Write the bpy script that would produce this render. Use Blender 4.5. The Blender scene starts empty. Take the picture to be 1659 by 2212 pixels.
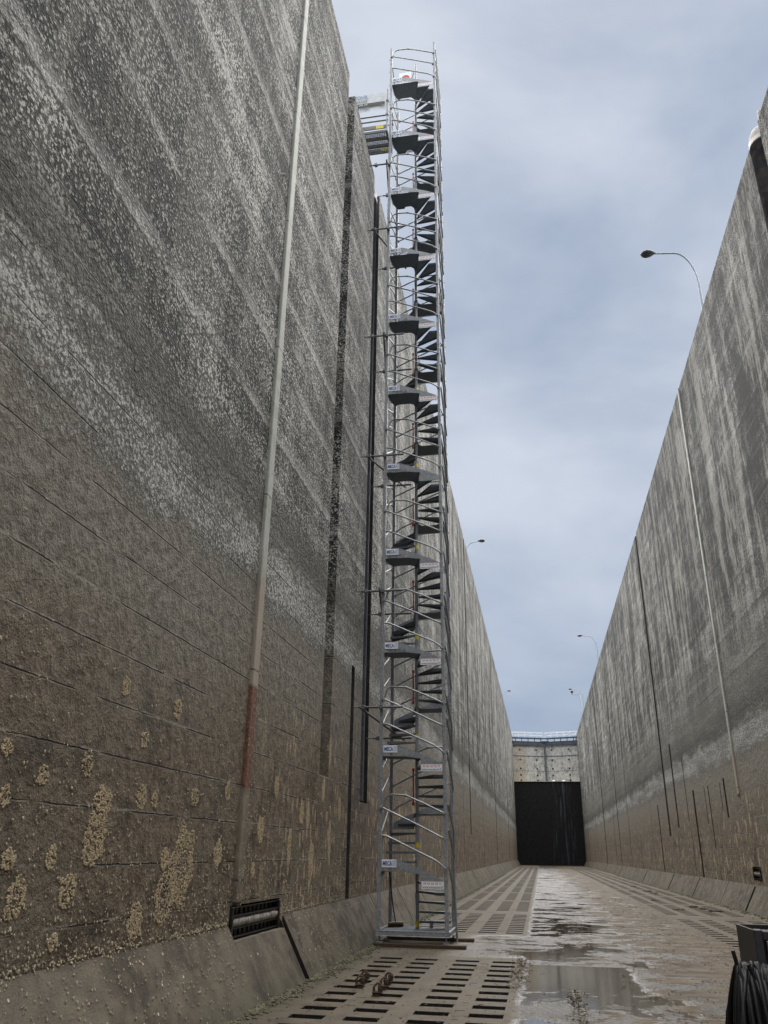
import bpy, bmesh, math, random
from mathutils import Vector, Matrix, noise as mnoise
R = math.radians
scene = bpy.context.scene
col = scene.collection

# ------------------------------------------------------------------ camera
cam_d = bpy.data.cameras.new("camera")
cam = bpy.data.objects.new("camera", cam_d); col.objects.link(cam)
cam_d.sensor_fit = 'VERTICAL'; cam_d.sensor_height = 36.0
cam_d.lens = 36.0 * 1729.5 / 2212.0
cam_d.clip_start = 0.05; cam_d.clip_end = 2000
ROT = ((0.98399744, 0.05681231, 0.16888282),
       (0.17764053, -0.3866627, -0.90495072),
       (0.01388834, 0.92046962, -0.39056727))
m = Matrix(ROT).to_4x4(); m.translation = (0, 0, 1.65)
cam.matrix_world = m
scene.camera = cam

# ------------------------------------------------------------------ sky, sun, exposure
SUN_EL, SUN_AZ = R(72), R(8)
w = bpy.data.worlds.new("World"); scene.world = w; w.use_nodes = True
nt = w.node_tree; nt.nodes.clear()
out = nt.nodes.new('ShaderNodeOutputWorld'); bg = nt.nodes.new('ShaderNodeBackground')
sky = nt.nodes.new('ShaderNodeTexSky'); sky.sky_type = 'NISHITA'; sky.sun_disc = False
sky.sun_elevation = SUN_EL; sky.sun_rotation = SUN_AZ; sky.air_density = 1.0; sky.dust_density = 2.0
tc = nt.nodes.new('ShaderNodeTexCoord')
mp = nt.nodes.new('ShaderNodeMapping'); mp.inputs['Scale'].default_value = (1.0, 1.0, 1.6)
nz = nt.nodes.new('ShaderNodeTexNoise'); nz.inputs['Scale'].default_value = 2.3
nz.inputs['Detail'].default_value = 7; nz.inputs['Roughness'].default_value = .5; nz.inputs['Distortion'].default_value = .25
nt.links.new(tc.outputs['Generated'], mp.inputs['Vector']); nt.links.new(mp.outputs[0], nz.inputs['Vector'])
cr = nt.nodes.new('ShaderNodeValToRGB')
cr.color_ramp.elements[0].position = .38; cr.color_ramp.elements[0].color = (3.15, 3.85, 5.05, 1)
cr.color_ramp.elements[1].position = .62; cr.color_ramp.elements[1].color = (5.75, 6.25, 7.15, 1)
nt.links.new(nz.outputs['Fac'], cr.inputs['Fac'])
mx = nt.nodes.new('ShaderNodeMixRGB'); mx.inputs[0].default_value = .93
nt.links.new(sky.outputs[0], mx.inputs[1]); nt.links.new(cr.outputs[0], mx.inputs[2])
nt.links.new(mx.outputs[0], bg.inputs['Color']); bg.inputs['Strength'].default_value = .042
nt.links.new(bg.outputs[0], out.inputs[0])

sun_d = bpy.data.lights.new("overcast_sun", 'SUN'); sun_d.energy = 5.0; sun_d.angle = R(110); sun_d.color = (1, .97, .93)
sun = bpy.data.objects.new("overcast_sun", sun_d); col.objects.link(sun)
sd = Vector((math.sin(SUN_AZ) * math.cos(SUN_EL), math.cos(SUN_AZ) * math.cos(SUN_EL), math.sin(SUN_EL)))
sun.rotation_euler = sd.to_track_quat('Z', 'Y').to_euler()
sun.location = (0, 0, 60)

scene.view_settings.view_transform = 'Standard'; scene.view_settings.look = 'None'
scene.view_settings.exposure = 1.42; scene.view_settings.gamma = 1.0
scene.render.resolution_x = 768; scene.render.resolution_y = 1024
scene.render.engine = 'CYCLES'
scene.cycles.max_bounces = 8; scene.cycles.diffuse_bounces = 5; scene.cycles.glossy_bounces = 4

# ------------------------------------------------------------------ node helper
class NT:
    def __init__(s, name):
        s.m = bpy.data.materials.new(name); s.m.use_nodes = True
        s.t = s.m.node_tree; s.t.nodes.clear()
        s.out = s.t.nodes.new('ShaderNodeOutputMaterial')
        s.b = s.t.nodes.new('ShaderNodeBsdfPrincipled')
        s.t.links.new(s.b.outputs[0], s.out.inputs[0])
        s._obj = None
    def n(s, k): return s.t.nodes.new('ShaderNode' + k)
    def L(s, a, b): s.t.links.new(a, b)
    def put(s, sock, v):
        if isinstance(v, bpy.types.NodeSocket): s.L(v, sock)
        elif isinstance(v, (tuple, list)) and len(v) == 3 and sock.type == 'RGBA': sock.default_value = (*v, 1)
        elif isinstance(v, (int, float)) and sock.type == 'RGBA': sock.default_value = (v, v, v, 1)
        else: sock.default_value = v
    def pos(s):
        if s._obj is None: s._obj = s.n('TexCoord').outputs['Object']
        return s._obj
    def xyz(s, v=None):
        q = s.n('SeparateXYZ'); s.L(v or s.pos(), q.inputs[0]); return q.outputs[0], q.outputs[1], q.outputs[2]
    def comb(s, x, y, z):
        q = s.n('CombineXYZ')
        for i, v in enumerate((x, y, z)): s.put(q.inputs[i], v)
        return q.outputs[0]
    def map(s, scale, loc=(0, 0, 0), v=None):
        q = s.n('Mapping'); q.inputs['Scale'].default_value = scale; q.inputs['Location'].default_value = loc
        s.L(v or s.pos(), q.inputs[0]); return q.outputs[0]
    def noise(s, v, sc, det=4, ro=.5, dist=0.):
        q = s.n('TexNoise'); s.L(v, q.inputs['Vector']); q.inputs['Scale'].default_value = sc
        q.inputs['Detail'].default_value = det; q.inputs['Roughness'].default_value = ro; q.inputs['Distortion'].default_value = dist
        return q.outputs['Fac']
    def vor(s, v, sc, feat='F1', out='Distance', rnd=1.):
        q = s.n('TexVoronoi'); q.feature = feat; s.L(v, q.inputs['Vector']); q.inputs['Scale'].default_value = sc
        q.inputs['Randomness'].default_value = rnd
        return q.outputs[out]
    def ma(s, op, a, b=0., c=0.):
        q = s.n('Math'); q.operation = op
        for i, v in enumerate((a, b, c)): s.put(q.inputs[i], v)
        return q.outputs[0]
    def ss(s, v, a, b, lo=0., hi=1.):
        q = s.n('MapRange'); q.interpolation_type = 'SMOOTHSTEP'
        s.put(q.inputs['Value'], v); q.inputs['From Min'].default_value = a; q.inputs['From Max'].default_value = b
        q.inputs['To Min'].default_value = lo; q.inputs['To Max'].default_value = hi
        if a > b:
            q.inputs['From Min'].default_value = b; q.inputs['From Max'].default_value = a
            q.inputs['To Min'].default_value = hi; q.inputs['To Max'].default_value = lo
        return q.outputs[0]
    def mix(s, f, a, b):
        q = s.n('MixRGB'); s.put(q.inputs[0], f); s.put(q.inputs[1], a); s.put(q.inputs[2], b); return q.outputs[0]
    def mul(s, a, b, f=1.):
        q = s.n('MixRGB'); q.blend_type = 'MULTIPLY'; s.put(q.inputs[0], f); s.put(q.inputs[1], a); s.put(q.inputs[2], b); return q.outputs[0]
    def bump(s, h, dist=.02, st=1., prev=None):
        q = s.n('Bump'); s.put(q.inputs['Height'], h); q.inputs['Distance'].default_value = dist; s.put(q.inputs['Strength'], st)
        if prev is not None: s.L(prev, q.inputs['Normal'])
        return q.outputs[0]
    def fin(s, colr, rough=.8, metal=0., normal=None, spec=None):
        s.put(s.b.inputs['Base Color'], colr); s.put(s.b.inputs['Roughness'], rough); s.put(s.b.inputs['Metallic'], metal)
        if normal is not None: s.L(normal, s.b.inputs['Normal'])
        if spec is not None: s.b.inputs['Specular IOR Level'].default_value = spec
        return s.m

def wall_material(name, seed, pebble, vstreak, age):
    """Old lock-chamber concrete: eroded exposed gravel high up, pale tide band, brown silted zone with shells low down."""
    t = NT(name); P = t.map((1, 1, 1), (seed, seed * 1.7, 0)); x, y, z = t.xyz()
    yy = t.xyz(P)[1]
    wob = t.noise(t.map((.3, .3, .3), (seed, 0, 0)), 1., 4, .6)
    zz = t.ma('ADD', z, t.ma('MULTIPLY', t.ma('SUBTRACT', wob, .5), 1.1))
    fine = t.noise(P, 55, 5, .7); mid = t.noise(P, 7, 6, .65); big = t.noise(P, .55, 5, .55)
    flat = t.comb(t.ma('MULTIPLY', yy, 1.), z, 0.)
    warp = t.n('VectorMath'); warp.operation = 'ADD'
    wn = t.n('TexNoise'); t.L(P, wn.inputs['Vector']); wn.inputs['Scale'].default_value = 9; wn.inputs['Detail'].default_value = 3
    wsc = t.n('VectorMath'); wsc.operation = 'SCALE'; t.L(wn.outputs['Color'], wsc.inputs[0]); wsc.inputs['Scale'].default_value = .042
    t.L(P, warp.inputs[0]); t.L(wsc.outputs[0], warp.inputs[1]); WP = warp.outputs[0]
    peb = t.vor(WP, 22); peb2 = t.vor(WP, 46)
    pebh = t.ma('SUBTRACT', 1., t.ma('ADD', t.ma('MULTIPLY', peb, .9), t.ma('MULTIPLY', peb2, .45)))
    coarse = t.ss(t.ma('ADD', t.ma('MULTIPLY', big, .55), t.ma('MULTIPLY', mid, .45)), .40, .60)
    # upper zone: pale pebbles and paste over hollows darkened by dirt and painted cavity shade, coverage varying from patch to patch
    grain = t.ma('ADD', t.ma('MULTIPLY', t.ma('SUBTRACT', pebh, .33), 1.0), t.ma('ADD', t.ma('MULTIPLY', t.ma('SUBTRACT', fine, .5), .75), t.ma('MULTIPLY', t.ma('SUBTRACT', t.noise(P, 27, 4, .6), .5), 1.2)))
    expo = t.ma('ADD', t.ma('MULTIPLY', t.ma('SUBTRACT', big, .5), .9), t.ma('ADD', t.ma('MULTIPLY', t.ma('SUBTRACT', mid, .5), .5), t.ma('MULTIPLY', t.ma('SUBTRACT', t.noise(t.map((.4, .18, 2.2), (seed, 2, 7)), 1.2, 5, .6), .5), 1.5)))
    expo = t.ma('ADD', t.ma('MULTIPLY', expo, .55), age)
    gap = t.ss(t.ma('SUBTRACT', grain, expo), -.10, .14)
    tone = t.mix(t.ss(big, .36, .64), (.52, .52, .49), (.37, .372, .35))
    tone = t.mix(t.ss(mid, .40, .72, 0, .6), tone, (.64, .63, .59))
    dark = t.mix(t.ss(big, .40, .60), (.026, .027, .024), (.016, .018, .015))
    dark = t.mix(t.ss(mid, .45, .7, 0, .5), dark, (.055, .055, .05))
    up = t.mix(gap, dark, tone)
    up = t.mix(t.ma('MULTIPLY', t.ss(pebh, .62, .82), t.ss(t.vor(WP, 22, 'F1', 'Color'), .45, .9, 0, .7)), up, (.72, .70, .64))
    # leached streaks following the casting lifts
    hs = t.noise(t.map((.25, .16, 1.9), (seed, seed, 0)), 1.3, 6, .68)
    hm = t.ss(t.noise(P, .9, 4, .6), .40, .62)
    up = t.mix(t.ma('MULTIPLY', t.ss(hs, .53, .68, 0, .75), hm), up, t.mix(t.ss(fine, .3, .65), (.28, .28, .28), (.56, .56, .55)))
    up = t.mix(t.ss(hs, .44, .30, 0, .6), up, t.mul(up, (.38, .40, .37)))
    f2 = t.ma('FRACT', t.ma('DIVIDE', t.ma('ADD', z, t.ma('ADD', -.837, t.ma('MULTIPLY', t.ma('SUBTRACT', mid, .5), .22))), 1.3455))
    lb = t.ma('MULTIPLY', t.ss(f2, .0, .02), t.ss(f2, .22, .02))
    lp = t.ss(t.noise(t.map((.3, .42, 1.1), (seed, 1, 2)), 1.2, 4, .6), .35, .50)
    lp = t.ma('MULTIPLY', lp, t.ss(t.ma('ABSOLUTE', y), 34., 14., .12, .95 - .45 * vstreak))
    up = t.mix(t.ma('MULTIPLY', t.ma('MULTIPLY', lb, lp), t.ss(fine, .25, .6, .25, .85)), up, t.mix(t.ss(mid, .35, .65), (.36, .36, .35), (.66, .65, .625)))
    db = t.ma('MULTIPLY', t.ma('MULTIPLY', t.ss(f2, .82, .98), t.ss(fine, .7, .35)), t.ss(lp, .8, .2, 0, .7)); up = t.mix(db, up, t.mul(up, (.25, .25, .24)))
    # drip runs
    vs = t.noise(t.map((.4, 1.0, .13), (seed, seed, 0)), 1.0, 7, .62, .8)
    vf = t.noise(t.map((1., 4.2, .75), (seed, 0, 0)), 1.0, 6, .70, 1.4)
    va = t.ma('ADD', t.ma('MULTIPLY', vs, .5), t.ma('MULTIPLY', vf, .5))
    far = t.ss(t.ma('ABSOLUTE', y), 12., 34., vstreak, 1.)
    up = t.mix(t.ma('MULTIPLY', t.ss(va, .50, .56), t.ma('MULTIPLY', far, .52)), up, t.mix(t.ss(fine, .3, .7), (.30, .295, .26), (.60, .58, .52)))
    up = t.mix(t.ma('MULTIPLY', t.ss(va, .485, .43), t.ma('MULTIPLY', far, .85)), up, t.mul(up, (.25, .25, .245)))
    blot = t.ma('MULTIPLY', t.ss(t.noise(t.map((.1, .13, .10), (seed, seed, 2)), 1., 5, .62, .3), .44, .58), t.ma('MULTIPLY', t.ss(z, 7.5, 12.), far))
    blot = t.ma('MULTIPLY', blot, t.ss(va, .56, .46, .25, 1.))
    up = t.mix(t.ma('MULTIPLY', blot, min(.9, .2 + vstreak * .7)), up, t.mul(up, (.26, .26, .26)))
    # coping
    up = t.mix(t.ss(zz, 18.6, 19.4, 0, .45), up, t.mul(up, (.62, .60, .55)))
    # mid zone, smoother
    g = t.mix(t.ss(mid, .3, .7), (.14, .136, .121), (.27, .262, .235))
    g = t.mix(t.ss(fine, .35, .75, 0, .6), g, (.36, .35, .315))
    g = t.mix(t.ss(t.ma('SUBTRACT', grain, expo), -.16, .10), t.mul(g, (.40, .40, .38)), g)
    k_up = t.ss(zz, 6.4, 10.5 if vstreak > .5 else 6.9)
    c = t.mix(k_up, g, up)
    bz = t.ma('ADD', zz, t.ma('ADD', t.ma('MULTIPLY', t.ma('SUBTRACT', mid, .5), .9), t.ma('MULTIPLY', t.ma('SUBTRACT', t.noise(t.map((1, .8, 2.5), (seed, 0, 1)), 1.1, 5, .65), .5), 1.1)))
    c = t.mix(t.ma('MULTIPLY', t.ss(bz, 5.75, 6.05), t.ss(bz, 7.2, 6.2, 0, .5 + .15 * vstreak)), c, t.mul(c, (.42, .43, .41)))
    c = t.mix(t.ma('MULTIPLY', t.ss(bz, 4.85, 5.3), t.ss(bz, 6.0, 5.6, 0, .7 + .15 * vstreak)), c, t.mix(t.ss(t.ma('SUBTRACT', grain, expo), -.22, .06), (.13, .13, .12), t.mix(mid, (.36, .36, .345), (.60, .60, .575))))
    br = t.mix(t.ss(mid, .28, .72), (.088, .067, .048), (.205, .164, .118))
    br = t.mix(t.ss(big, .4, .65, 0, .55), br, (.165, .145, .11))
    br = t.mix(t.ss(t.noise(P, 1.6, 6, .7), .50, .66, 0, .65), br, (.040, .031, .023)); br = t.mix(t.ss(t.noise(t.map((1, 1, .6), (seed, 5, 5)), 2.3, 6, .7), .56, .68, 0, .6), br, (.25, .198, .137))
    br = t.mul(br, t.mix(t.ss(fine, .25, .75), (.62, .62, .62), (1.3, 1.3, 1.3)))
    mids = t.mix(t.ss(mid, .28, .72), (.115, .103, .083), (.25, .228, .188))
    mids = t.mul(mids, t.mix(t.ss(fine, .25, .75), (.6, .6, .6), (1.35, 1.35, 1.35)))
    br = t.mix(t.ss(zz, 2.4, 4.6), br, mids)
    c = t.mix(t.ss(bz, 5.1, 4.6), c, br)
    # casting lift joints every 0.45 m
    fr = t.ma('FRACT', t.ma('DIVIDE', t.ma('ADD', z, t.ma('ADD', -.837, t.ma('MULTIPLY', t.ma('SUBTRACT', mid, .5), .03))), .4485))
    dj = t.ma('ABSOLUTE', t.ma('SUBTRACT', fr, .5))
    pres = t.ss(t.noise(t.map((.3, .55, 2.2), (seed, 3, 0)), 1.4, 3, .6), .44, .54)
    pres2 = t.ss(t.noise(t.map((.3, .45, 2.2), (seed, 9, 4)), 1.4, 3, .6), .47, .58)
    jl = t.ss(dj, .022, .007); jw = t.ss(t.ma('ABSOLUTE', t.ma('SUBTRACT', fr, .522)), .04, .012)
    c = t.mix(t.ma('MULTIPLY', t.ma('MULTIPLY', jw, pres2), .6), c, (.30, .285, .25))
    c = t.mix(t.ma('MULTIPLY', t.ma('MULTIPLY', jl, pres), .85), c, (.022, .02, .018))
    j2 = t.ma('MULTIPLY', t.ss(t.ma('MINIMUM', f2, t.ma('SUBTRACT', 1., f2)), .030, .010), t.ma('MULTIPLY', t.ss(t.noise(t.map((.3, .35, 1.2), (seed, 8, 1)), 1.3, 5, .65), .42, .56), t.ss(z, 13., 9.5, .25, 1.)))
    c = t.mix(t.ma('MULTIPLY', t.ma('MULTIPLY', j2, t.ss(z, 5., 6.5)), .8), c, (.035, .035, .032))
    # shells and crusts left where water stands
    low = t.ss(z, 3.3, 1.2)
    sv = t.map((1, 1, .55), (seed, seed, 0)); sd_ = t.vor(sv, 15); sc = t.xyz(t.vor(sv, 15, 'F1', 'Color'))[0]
    shell = t.ma('MULTIPLY', t.ss(sd_, .24, .17), t.ma('GREATER_THAN', t.ma('ADD', sc, t.ma('MULTIPLY', low, .36)), .98))
    c = t.mix(t.ma('MULTIPLY', shell, t.ss(z, 4.2, 3.6)), c, (.50, .42, .30))
    pv = t.map((1, 1.5, .55), (seed, seed, 0)); pd = t.vor(pv, 1.9); pc = t.xyz(t.vor(pv, 1.9, 'F1', 'Color'))[1]
    pd = t.ma('ADD', pd, t.ma('MULTIPLY', t.ma('SUBTRACT', mid, .5), .5))
    farp = t.ss(t.ma('ABSOLUTE', y), 9.5, 14.)
    crust = t.ma('MULTIPLY', t.ma('MULTIPLY', t.ss(pd, .30, .22), t.ma('GREATER_THAN', t.ma('ADD', pc, t.ma('MULTIPLY', low, .30)), .78)), farp)
    pv2 = t.map((1, 2.4, .95), (seed + 3, seed, 0)); pd2 = t.vor(pv2, 2.6); pc2 = t.xyz(t.vor(pv2, 2.6, 'F1', 'Color'))[2]
    drip = t.ma('MULTIPLY', t.ma('MULTIPLY', t.ss(t.ma('ADD', pd2, t.ma('MULTIPLY', t.ma('SUBTRACT', mid, .5), .6)), .34, .22), t.ma('GREATER_THAN', t.ma('ADD', pc2, t.ma('MULTIPLY', low, .42)), .60)), farp)
    crust = t.ma('MULTIPLY', t.ma('MAXIMUM', crust, drip), t.ma('MULTIPLY', t.ss(z, 4.3, 3.2), t.ss(fine, .36, .55, .35, .95)))
    c = t.mix(crust, c, t.mix(t.ss(fine, .3, .7), (.27, .20, .12), (.54, .43, .28)))
    # surface relief
    relief = t.ma('MULTIPLY', t.ss(zz, 4.0, 8.0, .12, 1.), t.ss(coarse, 0., 1., .45, 1.))
    h = t.ma('ADD', t.ma('MULTIPLY', t.ma('ADD', pebh, t.ma('MULTIPLY', fine, .5)), relief), t.ma('MULTIPLY', fine, .25))
    h = t.ma('SUBTRACT', h, t.ma('MULTIPLY', t.ma('MULTIPLY', jl, pres), 1.0))
    h = t.ma('ADD', h, t.ma('MULTIPLY', shell, .8))
    nb = t.bump(mid, .10, .55); nb = t.bump(h, .035, 1., nb)
    return t.fin(c, t.ss(fine, .2, .8, .7, .95), 0., nb, .3)

def footing_material(name, seed):
    t = NT(name); P = t.map((1, 1, 1), (seed, seed, 0)); x, y, z = t.xyz()
    mid = t.noise(P, 3.5, 7, .62); fine = t.noise(P, 60, 4, .7); big = t.noise(P, .8, 3)
    c = t.mix(t.ss(mid, .38, .64), (.040, .032, .023), (.112, .093, .067))
    c = t.mix(t.ss(big, .42, .65, 0, .5), c, (.14, .12, .09))
    c = t.mul(c, t.mix(t.ss(fine, .25, .75), (.72, .72, .72), (1.2, 1.2, 1.2)))
    pl = t.noise(t.map((1, .5, 9), (seed, 0, 0)), 1.4, 4, .6)
    c = t.mix(t.ss(pl, .60, .68, 0, .45), c, (.05, .045, .035))
    sv = t.map((1, 1, .7), (seed, 0, 0)); sd_ = t.vor(sv, 9); sc = t.xyz(t.vor(sv, 9, 'F1', 'Color'))[0]
    sh = t.ma('MULTIPLY', t.ss(sd_, .15, .10), t.ma('GREATER_THAN', sc, .72))
    c = t.mix(sh, c, (.50, .44, .33))
    green = t.ma('MULTIPLY', t.ss(z, .32, .02), t.ss(mid, .4, .6)); c = t.mix(t.ma('MULTIPLY', green, .5), c, (.06, .065, .035))
    nb = t.bump(t.ma('ADD', t.ma('ADD', mid, t.ma('MULTIPLY', fine, .3)), sh), .03, .8)
    return t.fin(c, .8, 0., nb, .35)

def floor_material():
    t = NT('wet_concrete_floor'); P = t.pos(); x, y, z = t.xyz()
    big = t.noise(P, .35, 5, .6); mid = t.noise(P, 2.6, 7, .65); fine = t.noise(P, 38, 5, .7)
    strk = t.noise(t.map((.55, 1.6, 1)), 1.5, 7, .66, .3)
    c = t.mix(t.ss(mid, .3, .7), (.060, .049, .036), (.140, .118, .089))
    c = t.mul(c, t.mix(t.ss(fine, .25, .75), (.75, .75, .75), (1.18, 1.18, 1.18)))
    edge = t.ma('ADD', x, t.ma('MULTIPLY', t.ma('SUBTRACT', mid, .5), .35))
    strip = t.ma('MULTIPLY', t.ss(edge, -.44, -.30), t.ss(edge, 4.0, 2.9))
    joint = t.ma('MULTIPLY', t.ma('MULTIPLY', t.ss(y, 15.5, 16.4), t.ss(y, 20.3, 19.3)), t.ss(edge, -1.9, -1.0))
    zone = t.ma('MINIMUM', t.ma('ADD', strip, joint), 1.)
    n1 = t.noise(t.map((1, 1.1, 1), (3, 1, 0)), 1.25, 9, .66, .5)
    mud = t.ss(t.ma('ADD', n1, t.ma('SUBTRACT', t.ma('MULTIPLY', t.ss(x, .6, 3.2), .15), t.ma('MULTIPLY', t.ss(x, .75, .1), .06))), .55, .575)
    film = t.ma('MULTIPLY', zone, t.ma('SUBTRACT', 1., mud))
    # standing water: a clear pool near the grating and scattered flat pools farther on
    pe = t.ma('MULTIPLY', t.ma('SUBTRACT', mid, .5), .35)
    py = t.ma('ADD', y, pe); px = t.ma('ADD', x, pe)
    pool = t.ma('MULTIPLY', t.ma('MULTIPLY', t.ss(py, 12.15, 12.25), t.ss(py, 15.1, 15.0)), t.ma('MULTIPLY', t.ss(px, -.34, -.30), t.ss(px, 1.45, 1.15)))
    n2 = t.noise(t.map((.8, 1., 1), (9, 4, 0)), .8, 7, .62, .3)
    pools = t.ma('MULTIPLY', t.ma('MULTIPLY', t.ss(n2, .555, .575), film), t.ss(y, 15.8, 17.5))
    pools = t.ma('MAXIMUM', pools, t.ma('MULTIPLY', t.ma('MULTIPLY', t.ss(n2, .50, .52), film), t.ma('MULTIPLY', t.ss(x, 1.9, 1.5), t.ss(y, 46., 24.))))
    pool = t.ma('MAXIMUM', pool, pools)
    wet = t.ma('MAXIMUM', film, pool)
    brown = t.mix(t.ss(strk, .35, .65), (.048, .034, .020), (.115, .086, .053))
    c = t.mix(t.ma('MULTIPLY', zone, .85), c, brown)
    c = t.mix(t.ma('MULTIPLY', wet, .7), c, (.05, .041, .03))
    deb = t.ss(t.noise(t.map((1, 1.6, 1)), 9, 5, .75), .62, .68)
    c = t.mix(t.ma('MULTIPLY', t.ma('MULTIPLY', deb, t.ma('SUBTRACT', 1., pool)), .7), c, (.028, .022, .015))
    sp = t.ss(t.noise(t.map((1, 1.4, 1), (5, 2, 0)), 11, 4, .7), .66, .72); c = t.mix(t.ma('MULTIPLY', t.ma('MULTIPLY', sp, t.ma('SUBTRACT', 1., pool)), .5), c, (.32, .275, .20))
    gr = t.ss(x, -2.75, -3.15); c = t.mix(t.ma('MULTIPLY', gr, t.ss(mid, .35, .6, .2, .8)), c, (.05, .048, .03))
    dirt = t.ss(t.noise(P, 1.3, 7, .7), .50, .66); c = t.mix(t.ma('MULTIPLY', dirt, .55), c, t.mul(c, (.45, .43, .40)))
    seam = t.ma('MULTIPLY', t.ss(t.ma('ABSOLUTE', t.ma('SUBTRACT', x, -.37)), .03, .012), .6)
    fj = t.ma('ABSOLUTE', t.ma('SUBTRACT', t.ma('FRACT', t.ma('DIVIDE', t.ma('SUBTRACT', y, 30.53), 6.95)), .5))
    seam = t.ma('MAXIMUM', seam, t.ma('MULTIPLY', t.ma('MULTIPLY', t.ss(fj, .012, .005), t.ss(y, 26, 27)), .7)); c = t.mix(seam, c, (.03, .026, .02))
    ro = t.mix(wet, t.mix(zone, t.ss(mid, .3, .7, .55, .8), t.ss(mid, .3, .7, .55, .8)), t.ss(mid, .3, .7, .26, .40))
    ro = t.mix(pool, ro, .02)
    ro = t.mix(t.ma('MULTIPLY', t.ma('MULTIPLY', deb, .8), t.ma('SUBTRACT', 1., pool)), ro, .85)
    nst = t.ma('SUBTRACT', 1., t.ma('MULTIPLY', pool, .99))
    nb = t.bump(t.ma('ADD', t.ma('ADD', mid, t.ma('MULTIPLY', mud, .4)), t.ma('MULTIPLY', fine, .35)), .03, t.ma('MULTIPLY', nst, .8))
    rip = t.noise(P, 16, 5, .6); nb = t.bump(rip, .075, t.ma('MULTIPLY', nst, t.ma('MULTIPLY', film, 1.)), nb)
    t.L(t.ma('ADD', t.ma('MULTIPLY', wet, .45), .15), t.b.inputs['Specular IOR Level'])
    return t.fin(c, ro, 0., nb)

def metal_material(name, c1, c2, rough=.45, metal=.7, rust=0., sc=14.):
    t = NT(name); n = t.noise(t.pos(), sc, 5, .6); v = t.xyz(t.vor(t.pos(), sc * 3.5, 'F1', 'Color'))[0]
    c = t.mix(t.ss(t.ma('ADD', t.ma('MULTIPLY', n, .7), t.ma('MULTIPLY', v, .3)), .3, .7), c1, c2)
    if rust: c = t.mix(t.ss(t.noise(t.pos(), sc * .5, 6, .7), .66 - rust * .3, .74 - rust * .3), c, (.14, .055, .024))
    return t.fin(c, t.ss(n, .3, .7, rough - .08, rough + .12), metal, t.bump(n, .004, .5))

def plain_material(name, c1, c2, rough=.7, sc=9., bump=.01, spec=.4):
    t = NT(name); n = t.noise(t.pos(), sc, 6, .65); f = t.noise(t.pos(), sc * 7, 3, .6)
    c = t.mix(t.ss(t.ma('ADD', t.ma('MULTIPLY', n, .7), t.ma('MULTIPLY', f, .3)), .32, .68), c1, c2)
    return t.fin(c, rough, 0., t.bump(t.ma('ADD', n, t.ma('MULTIPLY', f, .4)), bump, .8), spec)

def guide_material():
    t = NT('weathered_guide_strip'); x, y, z = t.xyz(); n = t.noise(t.pos(), 5, 6, .65); f = t.noise(t.pos(), 50, 4, .7)
    top = t.mix(t.ss(n, .3, .7), (.30, .31, .28), (.44, .45, .42))
    alg = t.ma('MULTIPLY', t.ss(z, 14, 7), t.ss(n, .42, .62)); top = t.mix(t.ma('MULTIPLY', alg, .7), top, (.17, .20, .14))
    low = t.mix(t.ss(n, .3, .7), (.12, .10, .075), (.22, .19, .145))
    zj = t.ma('ADD', z, t.ma('MULTIPLY', n, .12))
    c = t.mix(t.ss(zj, 5.6, 4.9), top, low)
    pale = t.ma('MULTIPLY', t.ss(zj, 3.74, 3.78), t.ss(zj, 5.5, 4.9)); c = t.mix(t.ma('MULTIPLY', pale, .7), c, (.36, .31, .25))
    rust = t.ma('MULTIPLY', t.ss(zj, 2.41, 2.45), t.ss(zj, 3.76, 3.72))
    c = t.mix(rust, c, t.mix(t.ss(t.noise(t.pos(), 22, 5, .75), .40, .60), (.05, .035, .028), (.23, .095, .05)))
    jt = t.ss(t.ma('ABSOLUTE', t.ma('SUBTRACT', t.ma('FRACT', t.ma('DIVIDE', z, 2.6)), .5)), .006, .003); c = t.mix(t.ma('MULTIPLY', jt, .8), c, (.03, .03, .03))
    c = t.mul(c, t.mix(f, (.75, .75, .75), (1.2, 1.2, 1.2)))
    return t.fin(c, .75, 0., t.bump(t.ma('ADD', n, f), .008, .7))

M = {}
M['wall_l'] = wall_material('left_wall_concrete', 3.3, 1., .35, .09)
M['wall_r'] = wall_material('right_wall_concrete', 17.9, .75, 1., .15)
M['foot_l'] = footing_material('left_footing_concrete', 2.2)
M['foot_r'] = footing_material('right_footing_concrete', 8.8)
M['floor'] = floor_material()
M['galv'] = metal_material('galvanised_steel', (.20, .215, .235), (.33, .345, .365), .5, .2)
M['galv_dull'] = metal_material('dull_galvanised_sheet', (.14, .15, .155), (.24, .25, .26), .55, .55)
M['tread'] = metal_material('shade_dark_tread', (.095, .112, .128), (.15, .17, .19), .6, .3)  # darker than the galvanised sheet: underside shade put into the colour
M['tube'] = metal_material('galvanised_tube', (.20, .21, .225), (.33, .34, .35), .42, .45)
M['tie'] = metal_material('grimy_scaffold_tube', (.10, .105, .11), (.22, .225, .235), .5, .6, .1)
M['rusty'] = metal_material('rusty_steel', (.035, .024, .017), (.085, .05, .032), .85, .1, .08)
M['black_steel'] = metal_material('black_wet_steel', (.012, .012, .013), (.035, .034, .033), .35, .4, .0)
M['worn_steel'] = metal_material('worn_steel_roller', (.16, .15, .135), (.50, .48, .45), .5, .3, .05, 6)
M['blue_steel'] = metal_material('bluish_guide_tube', (.075, .085, .115), (.16, .17, .205), .45, .4, .12, 4)
M['brown_steel'] = metal_material('stained_guide_tube', (.10, .10, .12), (.22, .20, .18), .5, .3, .22, 1.6)
M['red'] = plain_material('red_paint', (.30, .012, .016), (.40, .02, .022), .5)
M['yellow'] = plain_material('yellow_tape', (.62, .50, .03), (.75, .62, .05), .5)
M['white'] = plain_material('white_sign_face', (.84, .85, .86), (.90, .91, .92), .45)
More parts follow.
